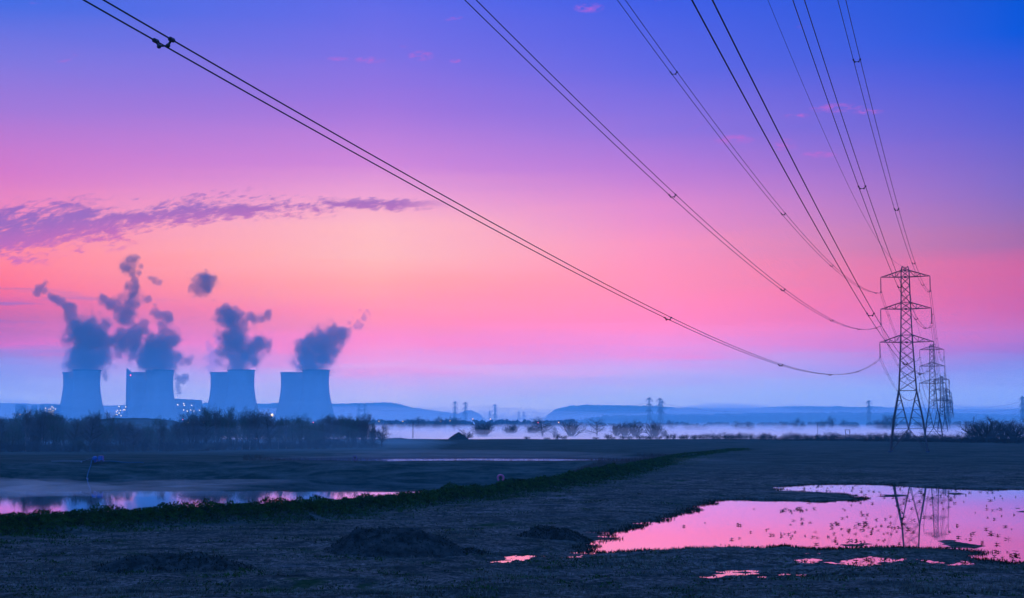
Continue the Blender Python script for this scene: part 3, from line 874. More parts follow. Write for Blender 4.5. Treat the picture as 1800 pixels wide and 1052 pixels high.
# distant pylons of other lines
FARP = [(800, 706, 2800, 'left one of two faint pylons above the small dome hill'), (818, 707, 2850, 'faint pylon standing directly over the dome hill'), (870, 711, 3100, 'faint pylon alone right of the dome hill'),
        (912, 724, 3900, 'tiny faint pylon above the far wood, left of a matching one'), (921, 724, 3900, 'tiny faint pylon left of the right-hand hill'), (861, 722, 3700, 'tiny pylon hard beside the one right of the dome hill'),
        (1141, 699, 2300, 'far pylon left of the close pair over the willows'), (1160, 700, 2350, 'far pylon of the close pair, taller one over the round willow'), (1163.5, 705, 2600, 'far pylon behind its taller twin over the round willow'),
        (1275, 722, 3500, 'short blue pylon in front of the right-hand hill'), (1299, 727, 3900, 'tiny blue pylon right of the short one before the hill'), (1527, 704, 2500, 'faint pylon left of the nearest large pylon'),
        (1797, 697, 2150, 'faint pylon cut by the right edge of the picture'), (631, 711, 3000, 'left of two faint pylons against the left-hand hill'), (641, 711, 3050, 'right of two faint pylons against the left-hand hill')]
for i, (px, py, D, lab) in enumerate(FARP):
    r = make_pylon(far_parts, lab, 'far pylons on other power lines')
    x, y, z = at_depth(px, py, D)
    r.location = (x, y, -1.0); r.rotation_euler = (0, 0, 0.9 if px < 1000 else 0.7); sc_ = (z + 1.0) / 39.8
    r.scale = (max(.7, sc_), max(.7, sc_), sc_)


def far_cable(a, b, Da, Db, sag, label):
    A_ = Vector(at_depth(a[0], a[1], Da)); B_ = Vector(at_depth(b[0], b[1], Db))
    pts = []
    for t in np.linspace(0, 1, 25):
        p = A_.lerp(B_, t); p.z -= sag * 4 * t * (1 - t); pts.append(p)
    mb = MB().tube(pts, .16, 4)
    tag(mb.build('far_cable', M_STEEL_FAR), label, 'power cable', 'far power cables')


far_cable((818, 714), (1141, 721), 2850, 2400, 4, 'faint cable sweeping from the dome hill pylon towards the right-hand hill')
far_cable((870, 718), (1141, 708), 3100, 2300, 14, 'faint cable from the lone pylon to the far pylon over the willows')
far_cable((1163, 709), (1320, 722), 2350, 2900, 6, 'faint cable sloping down right from the close pair of pylons')
far_cable((1797, 706), (1690, 716), 2150, 2600, 4, 'faint upper cable running left from the pylon at the right edge')
far_cable((1797, 717), (1690, 722), 2150, 2600, 4, 'faint lower cable running left from the pylon at the right edge')
far_cable((641, 718), (800, 713), 3050, 2800, 8, 'faint cable between the left hill pylons and the dome hill pylons')


# ------------------------------------------------------------------ trees
class Tree:
    def __init__(s, seed): s.r = random.Random(seed); s.T = MB(); s.C = MB()
    def vec(s): return Vector((s.r.gauss(0, 1), s.r.gauss(0, 1), s.r.gauss(0, 1))).normalized()
    def twig(s, p, d, L, w_):
        e = p + d * L; u = d.cross(s.vec())
        if u.length < 1e-3: return
        u.normalize(); u *= w_
        s.C.add([p - u, p + u, e], [(0, 1, 2)])
    def limb(s, p, d, L, r, lev, up, nch, spread, tw, leaves=0, tr=0.35):
        seg = 4 if lev < 2 else 3; pts = [p]; dd = d.copy(); rad = [r]
        for i in range(seg):
            dd = (dd + s.vec() * 0.13 + Vector((0, 0, up))).normalized()
            pts.append(pts[-1] + dd * (L / seg)); rad.append(r * (1 - (1 - tr) * (i + 1) / seg))
        if lev <= 2:
            (s.T if lev <= 1 else s.C).tube(pts, rad, 5 if lev == 0 else 3)
        else:
            for a, b in zip(pts[:-1], pts[1:]): s.twig(a, (b - a).normalized(), (b - a).length * 1.05, r)
        if lev == 3:
            for i in range(tw):
                t = s.r.random(); k = min(int(t * seg), seg - 1); q = pts[k].lerp(pts[k + 1], t * seg - k)
                s.twig(q, (dd + s.vec() * .9 + Vector((0, 0, .2))).normalized(), L * s.r.uniform(.3, .7), .014)
            for i in range(leaves):
                q = pts[-1] + s.vec() * L * .5; a = s.vec() * .09; b = s.vec() * .09; s.C.add([q, q + a, q + b], [(0, 1, 2)])
            return
        n = nch[lev]
        for i in range(n):
            t = (i + s.r.random()) / n; t = (.25 if lev == 0 else .12) + (.75 if lev == 0 else .88) * t
            k = min(int(t * seg), seg - 1); q = pts[k].lerp(pts[k + 1], min(1, t * seg - k))
            side = s.vec(); side -= dd * side.dot(dd); side.normalize()
            nd = (dd * (1 - spread) + side * spread).normalized()
            s.limb(q, nd, L * s.r.uniform(.42, .68) * (1.05 - .45 * t), max(.014, rad[k] * .5), lev + 1, up, nch, spread, tw, leaves)
    def done(s, tm, cm, H=10.0):
        zs = max(v[2] for v in s.C.v); f = H / zs
        s.T.v = [(a * f, b * f, c * f) for a, b, c in s.T.v]; s.C.v = [(a * f, b * f, c * f) for a, b, c in s.C.v]
        return s.T.mesh('trunk', tm), s.C.mesh('crown', cm)


def t_willow(seed, tm=M_BARK, cm=M_TWIG, n=11, sp=.85, leaves=0, r=.30, nch=(7, 5, 3), tw=4):
    t = Tree(seed)
    for i in range(n):
        a = 2 * math.pi * i / n + t.r.random() * .5; o_ = t.r.uniform(.12, 1) * sp
        d = Vector((math.cos(a) * o_, math.sin(a) * o_, 1)).normalized()
        t.limb(Vector((math.cos(a) * .25, math.sin(a) * .25, 0)), d, t.r.uniform(6.0, 7.6) * (1.05 - .2 * o_), .0 + r, 0, .05, nch, .42, tw, leaves, .3)
    return t.done(tm, cm)


def t_tree(seed, tm=M_BARK, cm=M_TWIG, h=.2, leaves=0, spread=.6, n0=20):
    t = Tree(seed)
    t.limb(Vector((0, 0, 0)), Vector((t.r.gauss(0, .04), t.r.gauss(0, .04), 1)).normalized(), 8.2, .30, 0, .03, (n0, 8, 4), spread, 6, leaves, .25)
    return t.done(tm, cm)


def t_scrub(seed, tm=M_BARK, cm=M_TWIG_G, leaves=1):
    t = Tree(seed)
    for i in range(5):
        a = 2 * math.pi * i / 5 + t.r.random(); o_ = t.r.uniform(.05, .35)
        t.limb(Vector((math.cos(a) * .5, math.sin(a) * .5, 0)), Vector((math.cos(a) * o_, math.sin(a) * o_, 1)).normalized(), t.r.uniform(6.5, 9), .11, 0, .06, (14, 7, 4), .5, 7, leaves, .25)
    return t.done(tm, cm)


def t_thorn(seed):
    t = Tree(seed)
    for i in range(10):
        a = 2 * math.pi * i / 10 + t.r.random() * .5; o_ = t.r.uniform(.5, 2.2)
        t.limb(Vector((0, 0, 0)), Vector((math.cos(a) * o_, math.sin(a) * o_, 1)).normalized(), t.r.uniform(5, 8.5), .2, 0, .03, (8, 7, 4), .5, 6, 0, .3)
    return t.done(M_BARK, M_TWIG)


def t_bush(seed, cm=M_HEDGE):
    t = Tree(seed)
    for i in range(16):
        a = t.r.random() * 6.283; o_ = t.r.uniform(.1, 1.1); q = t.r.uniform(0, 3.2)
        t.limb(Vector((math.cos(a) * q, math.sin(a) * q, 0)), Vector((math.cos(a) * o_, math.sin(a) * o_, 1)).normalized(), t.r.uniform(4, 8), .14, 0, .03, (7, 6, 3), .6, 5, 1, .3)
    return t.done(cm, cm)


PROTO = {'willow': [t_willow(1), t_willow(2, n=9, sp=1.0)], 'willow_narrow': [t_willow(5, sp=.45)],
         'tree': [t_tree(3, n0=15), t_tree(4, n0=18)], 'alder': [t_tree(8, n0=26, leaves=1, spread=.7)],
         'scrub': [t_scrub(11), t_scrub(12), t_scrub(13, cm=M_TWIG)], 'birch': [t_tree(21, M_BIRCH, M_TWIG_G, n0=22, leaves=1, spread=.45), t_tree(22, M_BIRCH, M_TWIG, n0=24, spread=.4)],
         'pale': [t_scrub(31, cm=M_TWIG_P, leaves=3)], 'thorn': [t_thorn(41)], 'bush': [t_bush(51), t_bush(52), t_bush(53)]}


def plant(name, kind, x, y, H, W, label, cat, group=None, rz=None, z=None, var=None, rnd=random.Random(5)):
    tr_, cr_ = PROTO[kind][var if var is not None else rnd.randrange(len(PROTO[kind]))]
    r = empty(name, (x, y, (gz1(x, y) if z is None else z) - .1), rnd.random() * 6.28 if rz is None else rz, label, cat, group)
    r.scale = (W, W, H / 10.0)
    for nm, me in (('trunk' if name != 'bush' else 'stems', tr_), ('crown' if name != 'bush' else 'twigs', cr_)):
        o = bpy.data.objects.new(nm, me); C.objects.link(o); o.parent = r
    return r


# the dense wood on the left, one tree at a time
rw = random.Random(99)
TOPL = [(-120, 735), (0, 731), (25, 735), (45, 722), (60, 730), (75, 722), (100, 724), (125, 735), (150, 727), (165, 724), (185, 738), (215, 733), (235, 740), (270, 740), (300, 742), (330, 734), (350, 727), (365, 722), (380, 724), (400, 728),
        (420, 733), (438, 718), (455, 735), (480, 731), (505, 731), (535, 730), (560, 738), (585, 727), (605, 728), (625, 730), (645, 738), (660, 745), (675, 752), (686, 764)]
SECT = [(-200, 100, 'left of the towers'), (100, 200, 'below first tower pair'), (200, 315, 'before the bare hill'),
        (315, 460, 'below third tower pair'), (460, 600, 'below fourth tower pair'), (600, 700, 'at its right-hand tip')]
def sect(px):
    for a, b, t in SECT:
        if a <= px < b: return t
def top_at(px): return float(np.interp(px, [a for a, _ in TOPL], [b for _, b in TOPL]))
KN = {'scrub': ('scrub_tree', 'dense upright scrub tree'), 'birch': ('birch_tree', 'slim pale-trunked birch'), 'pale': ('sallow_bush', 'pale silvery sallow bush'), 'alder': ('alder_tree', 'broad dark round alder')}
for row, (D, step, drop) in enumerate(((322, 15, 3), (338, 16, 10), (354, 16, 4), (380, 22, 1))):
    px = -110.0 + row * 5
    while px < (684 if row < 2 else 674):
        q = px + rw.uniform(-5, 5); py = top_at(q) - (20 if rw.random() < .12 else 7) + (top_at(q) - 731) * .5 + rw.uniform(-3, 10) + drop * rw.uniform(.3, 1.3)
        kind = rw.choice(['scrub', 'scrub', 'scrub', 'birch', 'alder']) if row else rw.choice(['scrub', 'scrub', 'birch', 'alder'])
        d = D + rw.uniform(-7, 9) + max(0, q - 200) / 485 * 66
        x, y, z = at_depth(q, py, d); g = gz1(x, y); H = z - g
        nm, lb = KN[kind]
        lb = ('tall ' if H > 9.6 else 'shorter ' if H < 8.2 else '') + lb.replace('dense upright', 'upright')
        plant(nm, kind, x, y, H, (.62 if kind == 'birch' else .8) * max(.6, min(1.1, H / 10)), lb + (' fronting the wood ', ' second deep in the wood ', ' third deep in the wood ', ' at the back of the wood ')[row] + sect(min(q, 699)), 'tree', 'dense wood on the left', rnd=rw)
        px += step * rw.uniform(.8, 1.2)
for px, py, D in ((140, 764, 314), (365, 778, 330), (344, 787, 328)):
    x, y, z = at_depth(px, py, D); nm, lb = KN['pale']
    plant(nm, 'pale', x, y, z - gz1(x, y), .55, lb + (' below the first cooling tower' if px < 200 else ' low at the edge of the wood, ' + ('upper' if py < 785 else 'lower')), 'bush', rnd=rw)
# undergrowth along the foot of the wood
for i in range(46):
    q = -100 + i * 17 + rw.uniform(-5, 5)
    if q > 684: break
    x, y, z = at_depth(q, 782, 318 + rw.uniform(-4, 8) + max(0, q - 200) / 485 * 66)
    plant('bush', 'bush', x, y, rw.uniform(2.2, 3.6), rw.uniform(.35, .6), 'low dark bush at the foot of the wood ' + sect(q), 'bush', 'undergrowth at the foot of the wood', rnd=rw)

# bare spoil hill rising out of the wood
sx, sy, _ = at_depth(235, 740, 520)
t_ = np.linspace(-1, 1, 41); UX, UY = np.meshgrid(t_, t_)
HX = sx + UX * 30; HY = sy + UY * 36
HZ = 9.6 * np.clip(1 - (UX * UX) ** 1.1 - UY * UY, 0, 1) ** .45 - .4 + fbm(HX, HY, 6., 4, 77) * .6
o = grid_mesh('spoil_hill', HX, HY, HZ, M_HILL); tag(o, 'long smooth dark spoil hill rising behind the wood below second tower pair', 'spoil heap')

# trees standing in or behind the mist: pixel x, base y, top y, kind, width factor, name, label, depth
MT = [(852, 737, 'willow_narrow', .95, 'willow_tree', 'broad block-shaped pollard willow in the mist, leftmost of the misty trees', 880),
      (842, 741, 'willow_narrow', .7, 'willow_tree', 'left shoulder of the willow clump, misty and slightly lower', 900),
      (899, 742, 'willow_narrow', .8, 'willow_tree', 'small pale upright willow between block-shaped willow and tall tree', 930),
      (934, 745, 'willow_narrow', .75, 'willow_tree', 'thin pale willow just left of the tall misty tree', 940),
      (954, 730, 'alder', .95, 'alder_tree', 'tall dark pointed tree with the red lamp in its crown', 860),
      (972, 748, 'alder', .5, 'alder_tree', 'short dark tree leaning against the tall pointed tree', 862),
      (1004, 734, 'willow', .78, 'willow_tree', 'round spreading willow right of the tall pointed tree', 850),
      (1049, 733, 'tree', .9, 'bare_tree', 'solitary slim bare tree between two round willows', 870),
      (1083, 741, 'willow_narrow', .6, 'willow_tree', 'thin willow at the left end of the willow row', 845),
      (1098, 737, 'willow', .7, 'willow_tree', 'wide willow, left half of the double clump', 850),
      (1116, 735, 'willow', .72, 'willow_tree', 'wide willow, right half of the double clump', 845),
      (1150, 736, 'willow', .8, 'willow_tree', 'dark dome-shaped willow, rightmost of the misty willow row', 835),
      (1168, 752, 'willow', .5, 'willow_tree', 'low spreading willow right beside the dark dome-shaped one', 840),
      (1596, 753, 'willow', .55, 'willow_tree', 'small bare tree seen between the legs of nearest pylon', 640),
      (1735, 727, 'willow', 1.0, 'willow_tree', 'big fan-shaped bare willow at the right end of the hedge', 520),
      (1752, 752, 'alder', .6, 'alder_tree', 'dense low tree right of the fan-shaped willow', 505),
      (1718, 737, 'willow', .7, 'willow_tree', 'smaller willow stem group at the left foot of the fan-shaped willow', 535),
      (1762, 738, 'willow_narrow', .8, 'willow_tree', 'upright bare willow between the fan-shaped willow and the tall edge one', 545),
      (1782, 733, 'willow', .95, 'willow_tree', 'tall bare willow near the right edge behind the lamp', 530),
      (1806, 728, 'alder', .95, 'alder_tree', 'dark dense tree cut by the right edge', 515),
      (820, 752, 'thorn', .47, 'thorn_tree', 'wide low thorn tree leaning over the small earth heap', 640)]
for px, py, kind, W, nm, lab, D in MT:
    x, y, z = at_depth(px, py, D); g = gz1(x, y); H = z - g
    plant(nm, kind, x, y, H, W * (1.75 if D > 560 else 2.1) * H / 10 if kind != 'thorn' else W * 1.25, lab, 'tree', 'bare trees along the misty meadow', rnd=rw, var=0)
# hazier trees further off
FT = [(690, 738, 30), (705, 741, 20), (722, 734, 26), (740, 729, 26), (748, 733, 22), (766, 733, 20), (774, 728, 22), (781, 734, 18), (797, 728, 22), (805, 732, 22), (860, 739, 20), (905, 738, 24), (880, 741, 22), (1180, 738, 30), (1210, 741, 24),
      (1290, 738, 30), (1310, 740, 30), (1372, 741, 26), (1400, 732, 24), (1412, 739, 22), (1446, 736, 26), (1463, 730, 26), (1478, 735, 26), (1545, 735, 26), (1562, 724, 30), (1552, 744, 30), (1620, 738, 26), (1232, 744, 30), (1500, 742, 28)]
ZONE = [(0, 735, 'right of the wood, left of the small dome hill'), (735, 830, 'near the small dome hill'), (830, 1000, 'behind the misty willow row'), (1000, 1250, 'right of the willow row'), (1250, 1500, 'in the middle of the right-hand misty plain'), (1500, 1800, 'beside the big pylon')]
for px, py, wd in FT:
    D = 1350 + rw.uniform(-120, 200); x, y, z = at_depth(px, py, D)
    zt = [t for a, b, t in ZONE if a <= px < b][0]
    plant('hazy_tree', rw.choice(['alder', 'scrub', 'tree']), x, y, z + .6, wd * D / F / 6.0 * .75, 'faint hazy tree ' + zt, 'tree', 'hazy trees beyond the mist', rnd=rw)

# far-off wood: reads as one mass
mb = MB()
def wood_band(x0, x1, D, y0, y1, n):
    for i in range(n):
        px = rw.uniform(x0, x1); d = D + rw.uniform(-60, 60); x, y, z = at_depth(px, rw.uniform(y0, y1), d)
        for k in range(9):
            r = rw.uniform(1.0, 2.6); c = (x + rw.gauss(0, 3.2), y + rw.gauss(0, 3), rw.uniform(.3, 1) * (z + 1) - r)
            mb.ball(c, r * 1.3, r * 1.3, r, 6, 4)
wood_band(560, 1010, 1800, 738, 744, 190); wood_band(1000, 1560, 2000, 742, 745, 120); wood_band(1560, 1900, 2000, 741, 745, 90); wood_band(-100, 560, 1900, 736, 742, 120)
for i, v in enumerate(mb.v):
    q = mnoise.noise(Vector(v) * .9) * 1.0; mb.v[i] = (v[0] + q, v[1], v[2] + mnoise.noise(Vector(v) * .7 + Vector((9, 9, 9))) * 1.2)
tag(mb.build('distant_wood', M_FARWOOD), 'far low belt of woodland fading into the mist along the whole horizon', 'woodland', kind='stuff')

# hedge between the field and the mist
px = 1076.0; i = 0
HZN = [(0, 1250, 'thin left part of the hedge, right of the willows'), (1250, 1400, 'middle part of the hedge before the misty plain'), (1400, 1540, 'hedge left of the nearest pylon'), (1540, 1640, 'hedge behind the legs of nearest pylon'), (1640, 1900, 'hedge right of the nearest pylon')]
while px < 1830:
    D = float(np.interp(px, [1076, 1300, 1600, 1830], [640, 600, 520, 470])) + rw.uniform(-8, 8)
    x, y, _ = at_depth(px, 770, D)
    f_ = np.interp(px, [1076, 1250, 1500], [.55, .85, 1.05])
    h_ = rw.uniform(2.0, 3.4)
    plant('bush', 'bush', x, y, h_ * f_ * 1.3, rw.uniform(.42, .62) * f_, ('taller' if h_ > 2.95 else 'low' if h_ < 2.4 else 'middling') + ' twiggy bush in the ' + [t for a, b, t in HZN if a <= px < b][0], 'bush', 'hedge along the field edge', rnd=rw)
    px += rw.uniform(7, 13) * (1.4 if px < 1200 else 1)
for px, w_, h_, lab in ((927, .35, 1.6, 'small low bush on the field edge below the tall pointed tree'), (962, .3, 1.2, 'tiny bush on the field edge left of the forked one'), (978, .4, 3.0, 'forked taller bush on the field edge left of round willow'), (992, .35, 2.2, 'rounded small bush right beside the forked one'),
                       (1046, .3, 1.4, 'small bush on the field edge under the solitary slim tree'), (1070, .42, 2.9, 'compact dark bush on the field edge left of the willow clump')):
    x, y, _ = at_depth(px, 770, 630); plant('bush', 'bush', x, y, h_, w_, lab, 'bush', rnd=rw)

# ------------------------------------------------------------------ poles, heaps, pump, buoys
def t_pole(px, pyt, D, label, arm=.9, two=False):
    x, y, z = at_depth(px, pyt, D); g = gz1(x, y); H = z - g
    t = empty('utility_pole', (x, y, g), 0, label, 'utility pole')
    if two:
        for s in (-.85, .85): MB().bar((s, 0, -.3), (s, 0, H), .16, .12, 8).build('post', M_POLE, t)
        MB().box(-1.05, -.18, H - .2, 1.05, .02, H).build('cross_bar', M_POLE, t)
    else:
        MB().bar((0, 0, -.3), (0, 0, H), .19, .13, 8).build('post', M_POLE, t)
        MB().box(-arm, -.25, H - .3, arm, -.1, H - .12).build('cross_bar', M_POLE, t)
        ins = MB()
        for s in (-arm * .9, 0, arm * .9): ins.bar((s, -.17, H - .1), (s, -.17, H + .18), .05, .03, 6)
        ins.build('pin_insulators', M_INSUL, t)


t_pole(726, 741.5, 690, 'T-shaped timber pole rising from bright mist right of the wood', 1.1)
t_pole(798, 748, 1050, 'smaller T-shaped pole behind the thorn tree', 1.3)
t_pole(1437, 744.5, 900, 'thin lone pole in the mist left of the goalpost-shaped one', .3)
t_pole(1490, 755.5, 620, 'goalpost-shaped twin timber pole behind the hedge', 1, True)


HEAP_PTS = []


def heap(px, pyb, W_, Dp, H, label, rot=0.0, cat='soil heap', seed=1, n=70, m=None):
    cx, cy, _ = on_plane(px, pyb, .3); cy += Dp * .35
    t = np.linspace(-1, 1, n); u, v = np.meshgrid(t, t)
    x = cx + (u * W_ * math.cos(rot) - v * Dp * math.sin(rot)); y = cy + (u * W_ * math.sin(rot) + v * Dp * math.cos(rot))
    q = np.sqrt(u * u + v * v); q = q + fbm(x, y, W_ * .8, 3, seed) * .35 * np.clip(1 - q ** 4, 0, 1)
    z = gz(x, y) - .06 + H * np.clip(1 - q * q, -.05, 1) * (1 + fbm(x, y, W_ * .5, 3, seed + 3) * .7) + fbm(x, y, .9, 5, seed + 9) * .5 * np.clip(1.1 - q, 0, 1)
    z = np.where(q > 1, gz(x, y) - .1, z)
    sel = (np.random.RandomState(seed).rand(*x.shape) < .5) & (q < 1.15); HEAP_PTS.append(np.column_stack([x[sel], y[sel], z[sel]]))
    o = grid_mesh('soil_heap', x, y, z, m or M_SOIL, smooth=False); tag(o, label, cat, 'heaps of dug soil')


heap(690, 972, 3.8, 2.9, .95, 'large dark soil heap in the foreground, nearest the middle of the picture', seed=3)
heap(300, 1002, 3.7, 2.6, .55, 'grassy dark soil heap in the left foreground', seed=14)
heap(978, 944, 2.3, 1.6, .45, 'low dark soil heap a little left of the flood water tip', seed=25)
heap(830, 967, 1.1, 1.0, .28, 'small flat soil heap between the two larger heaps', seed=36, n=36)
x_, y_, z_ = at_depth(806, 765, 622)
t = np.linspace(-1, 1, 40); u, v = np.meshgrid(t, t)
q_ = np.clip(1 - np.sqrt(u * u + v * v), 0, 1)
o = grid_mesh('soil_heap', x_ + u * 4.4, y_ + v * 5, gz1(x_, y_) - .1 + 3.2 * q_ ** .8 + fbm(u * 4, v * 4, 1.5, 3, 5) * .25 * (q_ > 0), M_SOIL); tag(o, 'conical earth heap under the thorn tree on the far field edge', 'soil heap', 'heaps of dug soil')
x_, y_, z_ = at_depth(697, 773, 610)
o = grid_mesh('soil_heap', x_ + u * 5.5, y_ + v * 5, gz1(x_, y_) - .1 + 1.0 * q_ ** .6 + fbm(u * 5, v * 4, 1.5, 3, 6) * .3 * (q_ > 0), M_SOIL); tag(o, 'long low earth heap at the right tip of the wood', 'soil heap', 'heaps of dug soil')

# blue pump on the far pond bank
x_, y_, z_ = at_depth(172, 812, 231)
pz_ = gz1(x_, y_)
pmp = empty('water_pump', (x_, y_, pz_), 0, 'bright blue diesel water pump with hose on the far pond bank', 'water pump')
MB().ball((-.45, 0, .62), .42, .36, .36, 12, 8).bar((-.45, -.2, .3), (-.45, .2, .3), .35, n=8).build('pump_housing', M_BLUE, pmp)
b_ = MB(); b_.box(.12, -.4, .32, .82, .4, .95); b_.box(.18, -.34, .95, .76, .34, 1.02); b_.build('engine_cover', M_BLUE, pmp)
fr = MB(); fr.box(-.9, -.45, .16, 1.0, -.35, .26); fr.box(-.9, .35, .16, 1.0, .45, .26); fr.box(-.9, -.35, .17, -.8, .35, .25); fr.box(.9, -.35, .17, 1.0, .35, .25); fr.build('skid_frame', M_BLUE, pmp)
for s in (-.6, .7): MB().bar((s, -.5, .18), (s, -.58, .18), .2, n=14).build('wheel', M_RUBBER, pmp)
MB().bar((.62, .1, 1.0), (.62, .1, 1.28), .05, n=8).build('exhaust', M_RUBBER, pmp)
MB().bar((-.8, 0, .62), (-2.3, -.3, .12), .11, .09, 8).build('suction_arm', M_STEEL, pmp)
MB().ball((-2.45, -.3, .12), .14).build('strainer', M_PIPE, pmp)
hose = []
for t in np.linspace(0, 1, 16):
    yy = y_ - .5 - t * (y_ - 220.5); xx = x_ - .8 - .5 * math.sin(t * 3.0) + t * 2.6
    hose.append((xx - x_, yy - y_, max(gz1(xx, yy) + .08, -1.2) - pz_ if t > .05 else .45))
MB().tube(hose, .075, 8).build('hose', M_HOSE, pmp)
pr = [(.9 + 6.2 * t, .1 + .3 * math.sin(t * 5), .22 + .05 * math.sin(t * 9) + gz1(x_ + .9 + 6.2 * t, y_) - pz_) for t in np.linspace(0, 1, 14)]
MB().tube(pr, .06, 8).build('outlet_pipe', M_HOSE, pmp)
pl = [(-2.6 - 4.5 * t, -.3, .1 + gz1(x_ - 2.6 - 4.5 * t, y_) - pz_) for t in np.linspace(0, 1, 8)]
MB().tube(pl, .035, 8).build('suction_pipe', M_PIPE, pmp)


def buoy(px, py, D, R_, m, label, open_=False):
    x, y, z = at_depth(px, py, D); g = gz1(x, y)
    t = empty('life_buoy', (x, y, g), 0, label, 'life buoy'); H = z - g
    ring = MB(); pts = [(R_ * math.cos(a), -.08, H + R_ * math.sin(a)) for a in (np.linspace(-.95, math.pi + .95, 22) if open_ else np.linspace(0, 2 * math.pi, 25))]
    ring.tube(pts, R_ * (.3 if open_ else .2), 8).build('ring', m, t, smooth=True)
    MB().bar((0, .05, -.3), (0, .05, H + R_ * .6), .05, n=6).build('post', M_POLE, t)
    MB().box(-R_ * .4, -.02, H - .08, R_ * .4, .03, H + .08).build('bracket', M_POLE, t)


buoy(624, 805, 230, .28, mat('dark_violet_plastic', (0.05, 0.02, 0.12), .5), 'small dark ring life buoy on a post before the far pond')
buoy(880, 840.5, 146, .29, M_BUOY, 'dull red horseshoe-shaped life buoy holder on the green bank', True)

# ------------------------------------------------------------------ ground cover
def tri_cloud(name, P, size, m, up=0.0, seed=1, aspect=1.0):
    """P: n x 3 leaf centres; random triangles"""
    r = np.random.RandomState(seed); n = len(P); sz = np.asarray(size).reshape(-1, 1) * np.ones((n, 1))
    a = r.randn(n, 3); a /= np.linalg.norm(a, axis=1, keepdims=True); b = r.randn(n, 3); b -= (a * b).sum(1, keepdims=True) * a; b /= np.linalg.norm(b, axis=1, keepdims=True)
    if up: a = a * (1 - up) + np.array([0, 0, 1.0]) * up; a /= np.linalg.norm(a, axis=1, keepdims=True)
    V = np.stack([P - b * sz * .5 * aspect, P + b * sz * .5 * aspect, P + a * sz], 1).reshape(-1, 3).astype(np.float32)
    me = bpy.data.meshes.new(name); me.vertices.add(3 * n); me.vertices.foreach_set('co', V.ravel())
    me.loops.add(3 * n); me.loops.foreach_set('vertex_index', np.arange(3 * n, dtype=np.int32))
    me.polygons.add(n); me.polygons.foreach_set('loop_start', np.arange(0, 3 * n, 3, dtype=np.int32))
    me.update(calc_edges=True); me.materials.append(m)
    o = bpy.data.objects.new(name, me); C.objects.link(o); return o


def along(L, n, rr, power=0.0):
    L = np.array(L); seg = np.hypot(*(L[1:] - L[:-1]).T); mid = (L[1:] + L[:-1]) / 2; wgt = seg / np.hypot(*mid.T) ** power; wgt /= wgt.sum()
    k = rr.choice(len(seg), n, p=wgt); t = rr.rand(n, 1); p = L[k] * (1 - t) + L[k + 1] * t
    d = (L[k + 1] - L[k]) / seg[k][:, None]; return p, np.stack([-d[:, 1], d[:, 0]], 1)


rr = np.random.RandomState(4)
# thick leafy strip on the crest of the near bank
n = 120000
p, nn = along(CREST[1:], n, rr, 1.6)
off_ = rr.randn(n) * 1.0
q = p + nn * (off_ - .2)[:, None]
clump = np.clip(.5 + fbm(q[:, 0], q[:, 1], 1.1, 3, 61) * .8 + fbm(q[:, 0], q[:, 1], 7., 2, 62) * .8, .05, 1.5) * np.exp(-(off_ / 1.6) ** 2) * np.clip((320 - q[:, 1]) / 160, .15, 1)
zz = gz(q[:, 0], q[:, 1]) + rr.rand(n) * clump * .75
P = np.column_stack([q, zz]); o = tri_cloud('bank_vegetation', P, rr.uniform(.07, .2, n) * (.6 + np.hypot(q[:, 0], q[:, 1]) / 260), M_LEAF, .3, 3, .8)
tag(o, 'thick dark green leafy growth along the crest of the near pond bank', 'vegetation', kind='stuff')
# thinner green margin on the field side
n = 26000
p, nn = along(CREST[1:], n, rr, 1.5); off_ = -np.abs(rr.randn(n)) * 2.6 - 1
q = p + nn * off_[:, None]; keep = fbm(q[:, 0], q[:, 1], 3.0, 3, 71) > -.05; q = q[keep]
P = np.column_stack([q, gz(q[:, 0], q[:, 1]) + rr.rand(len(q)) * .08]); o = tri_cloud('margin_weeds', P, rr.uniform(.06, .16, len(q)), M_LEAF, .5, 5, .7)
tag(o, 'low green weeds thinning out from the bank into the field', 'weeds', kind='stuff')
# stubble and tussocks on the field
n = 120000
pyy = rr.uniform(800, 1080, n); pxx = rr.uniform(-60, 1860, n)
D_ = CZ * F / (pyy - 749); X_ = (pxx - 900) / F * D_
g_ = gz(X_, D_); d_, s_ = polyline(CREST, X_, D_); keep = (g_ > .04) & ((s_ < 0)) & (fbm(X_, D_, 2.5, 4, 81) > -.12)
X_, D_, g_ = X_[keep], D_[keep], g_[keep]
P = np.column_stack([X_, D_, g_ - .02]); o = tri_cloud('grass', P, rr.uniform(.05, .17, len(P)) * (1 + np.clip(fbm(X_, D_, 4., 2, 9), 0, 1)), M_GRASS, .6, 6, .35)
tag(o, 'sparse dry stubble and grass tufts over the rough field', 'grass', kind='stuff')
P = np.vstack(HEAP_PTS); P = P + rr.randn(*P.shape) * [.05, .05, .02]
o = tri_cloud('heap_grass', P, rr.uniform(.05, .16, len(P)), M_WEED, .4, 16, .5); tag(o, 'straggly dark grass growing over the foreground soil heaps', 'grass', kind='stuff')
